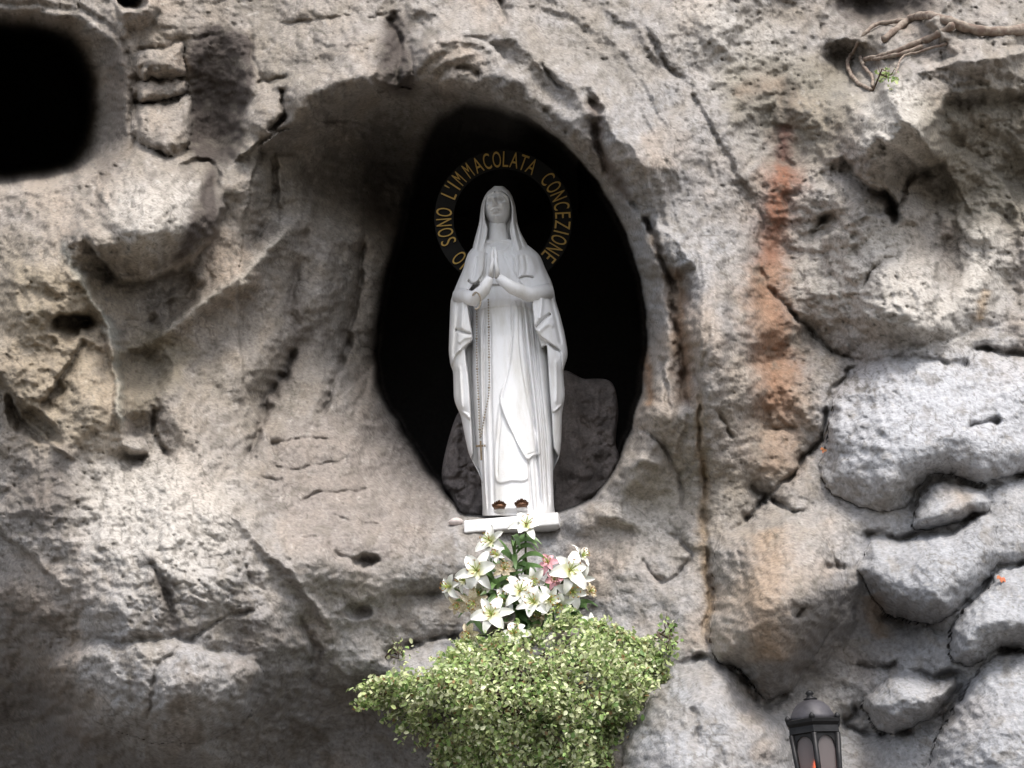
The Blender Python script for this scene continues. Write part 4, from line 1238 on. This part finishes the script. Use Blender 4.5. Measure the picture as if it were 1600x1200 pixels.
# ================================================================== LILIES
petal_white, _nt, _b = new_mat('lily_petal')
_tc = _nt.nodes.new('ShaderNodeTexCoord'); _sx = _nt.nodes.new('ShaderNodeSeparateXYZ'); _nt.links.new(_tc.outputs['Object'], _sx.inputs[0])
_r = _nt.nodes.new('ShaderNodeValToRGB'); _nt.links.new(_sx.outputs['X'], _r.inputs['Fac'])
_r.color_ramp.elements[0].position = .06; _r.color_ramp.elements[0].color = (.58, .58, .26, 1)
_r.color_ramp.elements[1].position = .40; _r.color_ramp.elements[1].color = (.80, .79, .73, 1)
_nt.links.new(_r.outputs[0], _b.inputs['Base Color']); _b.inputs['Roughness'].default_value = .45
petal_cream = simple_mat('faded_petal', (.74, .68, .52), .55, 0, 14, 0, 0, .3, col2=(.50, .36, .20))
petal_pink = simple_mat('pink_petal', (.70, .30, .36), .5, 0, 10, 0, 0, .3, col2=(.72, .46, .46))
leaf_g = simple_mat('lily_leaf', (.07, .14, .035), .4, .4, 12, 0, 0, .5, col2=(.13, .22, .07))
anther_m = simple_mat('anther', (.38, .17, .03), .7, .3, 40)
pistil_m = simple_mat('pistil', (.42, .50, .12), .5, .3, 40)

def petal_mesh(mat, width, recurve, nm):
    V_, F_ = [], []
    nl, nw = 9, 5
    for i in range(nl):
        t = i / (nl - 1)
        w = width * math.sin(math.pi * min(1, .12 + .88 * t) ** .85) ** .75 * (1 if t < .95 else .5)
        rr = .15 + .85 * math.sin(t * (1.25 + .25 * recurve)) / math.sin(min(1.25 + .25 * recurve, math.pi / 2))
        zz = .62 * t * (1 - t * .55 * recurve) - (.22 * recurve * t ** 3)
        for j in range(nw):
            s = (j / (nw - 1) - .5) * 2
            ruff = .03 * math.sin(t * 17 + s * 2) * abs(s)
            V_.append((rr * t ** .6 + 0 * s, s * w, zz + .10 * w * 3 * s * s - .05 * (1 - abs(s)) + ruff))
    for i in range(nl - 1):
        for j in range(nw - 1):
            a = i * nw + j; F_.append((a, a + 1, a + nw + 1, a + nw))
    me = bpy.data.meshes.new(nm); me.from_pydata(V_, [], F_); me.update()
    me.polygons.foreach_set('use_smooth', np.ones(len(me.polygons), bool)); me.materials.append(mat)
    return me
PET = {k: [petal_mesh(m, .18, rc, 'petal') for rc in (.75, 1.1, 1.45)] for k, m in (('white', petal_white), ('cream', petal_cream), ('pink', petal_pink))}
def strap_leaf(mb_, p0, p1, droop, w):
    p0 = Vector(p0); p1 = Vector(p1); n_ = 8
    d = (p1 - p0); sd = d.cross(Vector((0, -1, .3))).normalized()
    vs_ = []
    for i in range(n_):
        t = i / (n_ - 1)
        c = p0.lerp(p1, t) + Vector((0, 0, 4 * droop * t * (1 - t)))
        ww = w * math.sin(math.pi * (.08 + .9 * t)) ** .7
        for s in (-1, 0, 1):
            vs_.append(c + sd * s * ww + Vector((0, .25 * ww * abs(s), .3 * ww * abs(s))))
    mb_.add(vs_, [(i * 3 + j, i * 3 + j + 1, i * 3 + j + 4, i * 3 + j + 3) for i in range(n_ - 1) for j in range(2)])

BOUQ_Y = min(rock_y(800, 930), rock_y(760, 900), rock_y(880, 930), rock_y(820, 870)) - .10
vase_p = pt(822, 1010, max(BOUQ_Y - .06, shelf - .05))
def lily(u, v, rpx, kind, label, yoff=0.0, face=None, nleaf=2, group=None, npet=6, opening=1.0):
    c = pt(u, v, BOUQ_Y - .12 + yoff)
    root = empty('lily', vase_p)
    tag(root, label, 'flower', group)
    r = rpx / 330.0 * 1.08
    d = Vector(face) if face else Vector((rnd.uniform(-.8, .8) + (u - 815) / 160, -1.0, rnd.uniform(-.6, .5)))
    d.normalize()
    q = d.to_track_quat('Z', 'Y').to_matrix().to_4x4()
    spin = rnd.uniform(0, 6.28)
    for k in range(npet):
        me = PET[kind][rnd.randrange(3)]
        o = bpy.data.objects.new('petal', me); scene.collection.objects.link(o); o.parent = root
        inner = k % 2
        lw = .8 if inner else 1.0
        M = Matrix.Translation(c - Vector(vase_p)) @ q @ Matrix.Rotation(spin + k * 2 * math.pi / npet + rnd.uniform(-.12, .12), 4, 'Z') @ Matrix.Translation((0, 0, .03 * r * inner)) \
            @ Matrix.Rotation(-rnd.uniform(-.15, .2) + (1 - opening) * -.7, 4, 'Y') @ Matrix.Diagonal((r * rnd.uniform(.82, 1.12), r * 1.45 * (1.15 if inner else .9), r * .9, 1))
        o.matrix_local = M
    st = MB()
    qm = q.to_3x3()
    for k in range(6):
        a = spin + k * math.pi / 3 + .3
        tip = c + qm @ Vector((.30 * math.cos(a), .30 * math.sin(a), .72)) * r
        st.tube([c, c + qm @ Vector((.10 * math.cos(a), .10 * math.sin(a), .4)) * r, tip], [.0022, .0018, .0016], 4)
    st.tube([c, c + d * r * .85], [.003, .0022], 5)
    so = st.build('stamens', pistil_m, root); so['kind'] = 'stuff'
    an = MB()
    for k in range(6):
        a = spin + k * math.pi / 3 + .3
        tip = c + qm @ Vector((.30 * math.cos(a), .30 * math.sin(a), .72)) * r
        an.tube([tip - qm @ Vector((-math.sin(a), math.cos(a), 0)) * .007, tip, tip + qm @ Vector((-math.sin(a), math.cos(a), 0)) * .007], [.001, .0024, .001], 5)
    an.build('anthers', anther_m, so)['kind'] = 'stuff'
    sm_ = MB()
    mid = c.lerp(vase_p, .4) + Vector((0, .09, .03))
    pth = [vase_p, vase_p.lerp(mid, .6) + Vector((0, .02, 0)), mid, c - d * .05 + Vector((0, .01, -.01)), c]
    sm_.tube(pth, [.007, .0065, .006, .005, .006], 6)
    sm_.build('stem', stem_m, root)
    for k in range(nleaf):
        lf = MB()
        t = rnd.uniform(.35, .85)
        b0 = vase_p.lerp(mid, min(1, t / .6)) if t < .6 else mid.lerp(c, (t - .6) / .4 * .7)
        tip = b0 + Vector((rnd.uniform(-.16, .16), rnd.uniform(-.14, .0), rnd.uniform(-.06, .10)))
        strap_leaf(lf, b0, tip, rnd.uniform(.0, .05), .013)
        lf.build('leaf', leaf_g, root)
    return root
G = 'lilies in the bouquet under the plinth'
lily(822, 823, 25, 'white', 'white lily standing highest in the bouquet, overlapping the plinth', -.03, (.1, -1, .35), 4, G)
lily(768, 846, 25, 'white', 'white lily on a tall stem, just below the one overlapping the plinth', .0, (-.6, -1, .1), 3, G)
lily(746, 893, 31, 'white', 'large wide-open white lily above the small edge bloom, facing outward', -.05, (-.2, -1, .05), 2, G)
lily(704, 917, 20, 'white', 'small white lily at the outer edge of the bouquet over bare rock', .02, (-.9, -1, -.1), 2, G)
lily(741, 941, 21, 'cream', 'faded tan lily with wilted petals below the large white lily', .0, (-.3, -1, -.5), 2, G)
lily(768, 961, 28, 'white', 'bright white lily hanging low above the tipped pot', -.10, (-.1, -1, .1), 2, G)
lily(812, 926, 29, 'white', 'broad white lily at the heart of the bouquet, beneath the leafy stem', -.06, None, 3, G)
lily(836, 942, 26, 'white', 'white lily overlapped by the broad one at the heart of the bouquet', -.08, None, 3, G)
lily(857, 936, 21, 'white', 'smaller white lily directly below the pink flowers', -.06, None, 2, G)
lily(889, 893, 32, 'white', 'large white lily touching the pink flowers', -.05, (.35, -1, .05), 2, G)
lily(893, 924, 24, 'white', 'white lily hanging directly under the large one beside the pink flowers', -.02, (.3, -1, -.35), 2, G)
lily(919, 925, 15, 'cream', 'small yellowish lily bud on the outer side of the bouquet', .02, (.8, -1, .0), 2, G, 6, .5)
lily(905, 872, 20, 'white', 'half-open white lily leaning out above the pink flowers', .02, (.9, -.6, .5), 2, G, 6, .6)
lily(787, 890, 18, 'cream', 'cream lily half hidden beneath the tall stems', .03, (.2, -1, .1), 2, G)
lily(804, 992, 22, 'white', 'white lily resting on the top of the shrub', -.14, (-.1, -1, .3), 1, G)
lily(734, 990, 18, 'cream', 'browned lily drooping beside the tipped pot', -.05, (-.5, -1, -.4), 1, G)
lily(921, 976, 18, 'white', 'white lily low against the rock beside the shrub top', -.05, (.6, -1, .1), 1, G)
lily(857, 881, 17, 'pink', 'upper pink flower tucked beside the large white lily', .0, (-.2, -1, .3), 1, 'pink flowers in the bouquet')
lily(866, 906, 15, 'pink', 'lower pink flower tucked beside the large white lily', .0, (.0, -1, -.1), 1, 'pink flowers in the bouquet')

for (u, v, r_, k_, lab) in ((728, 908, 20, 'white', 'white lily wedged between the large open one and the edge bloom'), (790, 942, 24, 'white', 'white lily between the low bright one and the broad central one'),
        (832, 908, 20, 'white', 'white lily just under the arching green leaves'), (874, 945, 22, 'white', 'white lily below the hanging one, over dark leaves'), (752, 925, 20, 'white', 'white lily tucked under the large open one'),
        (905, 905, 20, 'white', 'white lily at the outer side of the large one by the pink flowers'), (845, 960, 20, 'cream', 'cream lily low over the dark leaves'), (715, 945, 15, 'cream', 'small cream lily below the edge bloom'),
        (778, 868, 15, 'white', 'half-open white lily under the tall-stemmed pair', )):
    lily(u, v, r_, k_, lab, rnd.uniform(-.03, .05), None, 2, G)
# green leafy stems rising in the middle
for (u, v, lab) in ((800, 838, 'tall leafy green stem arching between the two highest lilies'), (838, 985, 'dense dark green leaves between the low lilies and the shrub'), (780, 925, 'broad dark leaves in the heart of the bouquet'), (880, 970, 'dark green leaves beneath the large pink-side lily')):
    root = empty('leafy_stem', vase_p); tag(root, lab, 'plant')
    top = pt(u, v, BOUQ_Y - .06)
    s_ = MB(); s_.tube([vase_p, vase_p.lerp(top, .5) + Vector((0, .03, 0)), top], [.008, .007, .004], 6); s_.build('stem', stem_m, root)
    for k in range(26 if v < 900 else 44):
        t = rnd.uniform(.25, 1.0) if v < 900 else rnd.uniform(.5, 1.1)
        b0 = vase_p.lerp(top, t)
        a = rnd.uniform(0, 6.28)
        ln = rnd.uniform(.10, .19)
        lf = MB(); strap_leaf(lf, b0, b0 + Vector((math.cos(a) * ln, -abs(math.sin(a)) * ln * .6, rnd.uniform(-.10, .07))), rnd.uniform(.01, .06), .013)
        lf.build('leaf', leaf_g, root)

# the vase that holds them and a tipped pot
vm = simple_mat('grey_pot', (.16, .14, .11), .7, .4, 15, .003)
vz = MB()
vz.lathe(vase_p + Vector((0, 0, -.22)), [(.06, 0), (.075, .03), (.09, .12), (.10, .21), (.105, .24), (.095, .245), (.088, .21), (.02, .20)], 24)
va = vz.build('flower_vase', vm); tag(va, 'dark vase holding the lilies, sunk in the shrub', 'vase')
pz = MB()
pz.lathe((0, 0, 0), [(.035, 0), (.040, .01), (.058, .10), (.064, .105), (.064, .125), (.058, .125), (.052, .10), (.01, .05)], 24)
po = pz.build('flower_pot', vm); po.location = pt(772, 992, BOUQ_Y - .08); po.rotation_euler = (R(48), R(28), 0)
tag(po, 'small dull brown pot tipped over among the low lilies', 'pot')

# ================================================================== LANTERN
iron = simple_mat('black_iron', (.022, .021, .022), .5, .4, 25, .003, .6)
dome_m = simple_mat('weathered_iron', (.075, .070, .078), .55, .5, 18, .004, .4)
LY = min(rock_y(u, v) for u in range(1215, 1331, 8) for v in range(1085, 1240, 8)) - .22
lc = pt(1271, 1133, LY)                    # centre of the cornice
px = (pt(1371, 1133, LY) - pt(1271, 1133, LY)).length / 100.0
lan = empty('lantern', (lc.x, lc.y, 0.0))
tag(lan, 'black six-sided iron lantern with a red flame in front of the boulders', 'lantern')
rz6 = R(18)
def L(z): return lc + Vector((0, 0, z * px))
m_ = MB(); m_.lathe(L(0), [(41 * px, 4 * px), (38 * px, 13 * px), (32 * px, 24 * px), (23 * px, 33 * px), (12 * px, 38 * px), (4 * px, 39 * px)], 6, rz6)
m_.build('roof', dome_m, lan)
m_ = MB(); m_.lathe(L(0), [(10 * px, 38 * px), (11 * px, 41 * px), (6 * px, 43 * px), (4 * px, 46 * px), (7 * px, 49 * px), (4 * px, 53 * px), (1 * px, 54 * px)], 16)
m_.build('finial', iron, lan)
m_ = MB(); m_.lathe(L(0), [(40 * px, -17 * px), (44 * px, -15 * px), (43 * px, -5 * px), (47 * px, 0), (48 * px, 5 * px), (42 * px, 7 * px), (20 * px, 6 * px)], 6, rz6)
m_.build('cornice', iron, lan, smooth=False)
hgt = 120
corners_t = [Vector((math.cos(rz6 + k * math.pi / 3), math.sin(rz6 + k * math.pi / 3), 0)) for k in range(6)]
for k in range(6):
    c0 = corners_t[k]
    m_ = MB(); m_.tube([L(-16) + c0 * 41 * px, L(-16 - hgt) + c0 * 31 * px], [4.0 * px, 3.4 * px], 8); m_.build('post', iron, lan)
    m_ = MB(); m_.lathe(L(6) + c0 * 44 * px, [(1 * px, -3 * px), (4.5 * px, 0), (4.5 * px, 4 * px), (2 * px, 7 * px), (.5 * px, 8 * px)], 8); m_.build('corner_knob', iron, lan)
glass, gnt, gb = new_mat('frosted_glass')
gb.inputs['Base Color'].default_value = (.30, .27, .27, 1); gb.inputs['Roughness'].default_value = .5; gb.inputs['Transmission Weight'].default_value = .6; gb.inputs['IOR'].default_value = 1.2
for k in range(6):
    a, b = corners_t[k], corners_t[(k + 1) % 6]
    n_ = (a + b).normalized()
    # arched spandrel frame over the pane
    T = lambda s, z: (L(z) + a.lerp(b, s) * ((41 - (-z - 16) * 10 / hgt) * px * .985))
    m_ = MB()
    top = []
    nseg = 12
    vs_ = []
    for i in range(nseg + 1):
        s = .10 + .80 * i / nseg
        za = -40 + 20 * math.sqrt(max(0, 1 - ((s - .5) / .4) ** 2))
        for off in (0, -.010):
            vs_.append(T(s, -16) + n_ * off); vs_.append(T(s, za) + n_ * off)
    fs_ = []
    for i in range(nseg):
        o_ = i * 4; p_ = o_ + 4
        fs_ += [(o_, p_, p_ + 1, o_ + 1), (o_ + 2, o_ + 3, p_ + 3, p_ + 2), (o_ + 1, p_ + 1, p_ + 3, o_ + 3)]
    m_.add(vs_, fs_)
    for s in (.05, .95):
        m_.tube([T(s, -16), T(s, -16 - hgt)], 2.6 * px, 6)
    m_.tube([T(.02, -16 - hgt), T(.98, -16 - hgt)], 4 * px, 6)
    m_.build('pane_frame', iron, lan, smooth=False)
    gp = MB(); q0, q1, q2, q3 = T(.06, -17), T(.94, -17), T(.94, -15 - hgt), T(.06, -15 - hgt)
    sh = n_ * -.006
    gp.add([q0 + sh, q1 + sh, q2 + sh, q3 + sh, q0 + sh * 1.6, q1 + sh * 1.6, q2 + sh * 1.6, q3 + sh * 1.6], [(0, 1, 2, 3), (7, 6, 5, 4), (0, 4, 5, 1), (1, 5, 6, 2), (2, 6, 7, 3), (3, 7, 4, 0)])
    gp.build('pane', glass, lan, smooth=False)
m_ = MB(); m_.lathe(L(-16 - hgt), [(36 * px, 0), (38 * px, -4 * px), (34 * px, -10 * px), (20 * px, -16 * px), (8 * px, -30 * px), (8 * px, -40 * px)], 6, rz6)
m_.build('base', iron, lan, smooth=False)
zb = L(-16 - hgt - 38).z
m_ = MB(); m_.lathe((lc.x, lc.y, 0), [(.12, 0), (.12, .05), (.06, .10), (.045, .3), (.035, zb)], 12); m_.build('pole', iron, lan)
cm, cnt, cbn = new_mat('red_candle_light')
cbn.inputs['Base Color'].default_value = (.5, .06, .02, 1); cbn.inputs['Emission Color'].default_value = (1.0, .16, .04, 1); cbn.inputs['Emission Strength'].default_value = 6.0
m_ = MB(); cz = L(-hgt - 12) + Vector((-6 * px, -6 * px, 0)); m_.lathe(cz, [(10 * px, 2 * px), (11 * px, 30 * px), (9 * px, 44 * px), (2 * px, 45 * px)], 16)
cn = m_.build('candle', simple_mat('candle_cup', (.42, .05, .03), .4, .2, 20), lan)
m_ = MB(); m_.lathe(cz + Vector((0, 0, 44 * px)), [(1 * px, 0), (6 * px, 6 * px), (7 * px, 12 * px), (4 * px, 22 * px), (.6 * px, 34 * px)], 12)
m_.build('flame', cm, cn)

# ================================================================== BARE ROOTS ON THE LEDGE, TOP RIGHT
root_m = simple_mat('root_bark', (.16, .11, .085), .85, .55, 35, .006, col2=(.30, .25, .20))
def px_tube(pts, r, off=.05, jit=3.0):
    P = spline(pts, 6)
    out = [];
    ys_ = np.array([rock_y(u, v) for u, v in P])
    ys_ = np.convolve(np.pad(ys_, 4, 'edge'), np.ones(9) / 9, 'valid')
    for i, (u, v) in enumerate(P):
        out.append(pt(u + rnd.uniform(-1, 1), v + rnd.uniform(-1, 1), ys_[i] - off))
    return out
tr = empty('tree_root', pt(1330, 100, rock_y(1330, 100))); tag(tr, 'bare twisted tree root crossing the ledge above the pale rock', 'root')
for nm, pts_, r0, r1 in (('main_root', [(1640,38),(1580,48),(1530,48),(1490,36),(1450,24),(1425,28),(1405,42),(1380,62)], .030, .018),
                 ('branch', [(1490,40),(1462,56),(1430,68),(1390,84),(1352,92)], .022, .012),
                 ('branch', [(1440,74),(1410,84),(1372,92),(1352,94)], .014, .008),
                 ('branch', [(1430,30),(1395,34),(1365,40),(1345,60),(1332,84)], .014, .009),
                 ('branch', [(1332,84),(1324,98),(1332,120),(1348,134),(1362,140)], .013, .008),
                 ('branch', [(1345,88),(1350,104),(1362,118),(1364,136)], .011, .007),
                 ('branch', [(1480,68),(1440,80),(1410,90),(1400,118)], .008, .004)):
    pts3 = px_tube(pts_, r0, .045)
    m_ = MB(); m_.tube(pts3, list(np.linspace(r0, r1, len(pts3)) * (1 + .12 * np.sin(np.arange(len(pts3)) * 1.7))), 9)
    m_.build(nm, root_m, tr)

# two fallen leaves stuck to the rock
lm_ = simple_mat('red_leaf', (.45, .10, .04), .6, .4, 30, 0, 0, .3, col2=(.32, .14, .05))
for (u, v, lab) in ((1289, 703, 'small red leaf stuck on the pale slab beside the rust streak'), (1565, 903, 'small orange leaf lying on top of the rounded boulder')):
    c = pt(u, v, rock_y(u, v) - .02)
    m_ = MB()
    for k in range(3):
        a = rnd.uniform(0, 6.28) + k * 2.1
        strap_leaf(m_, c, c + Vector((math.cos(a) * .022, -.008, math.sin(a) * .022)), .004, .008)
    tag(m_.build('fallen_leaf', lm_), lab, 'leaf')
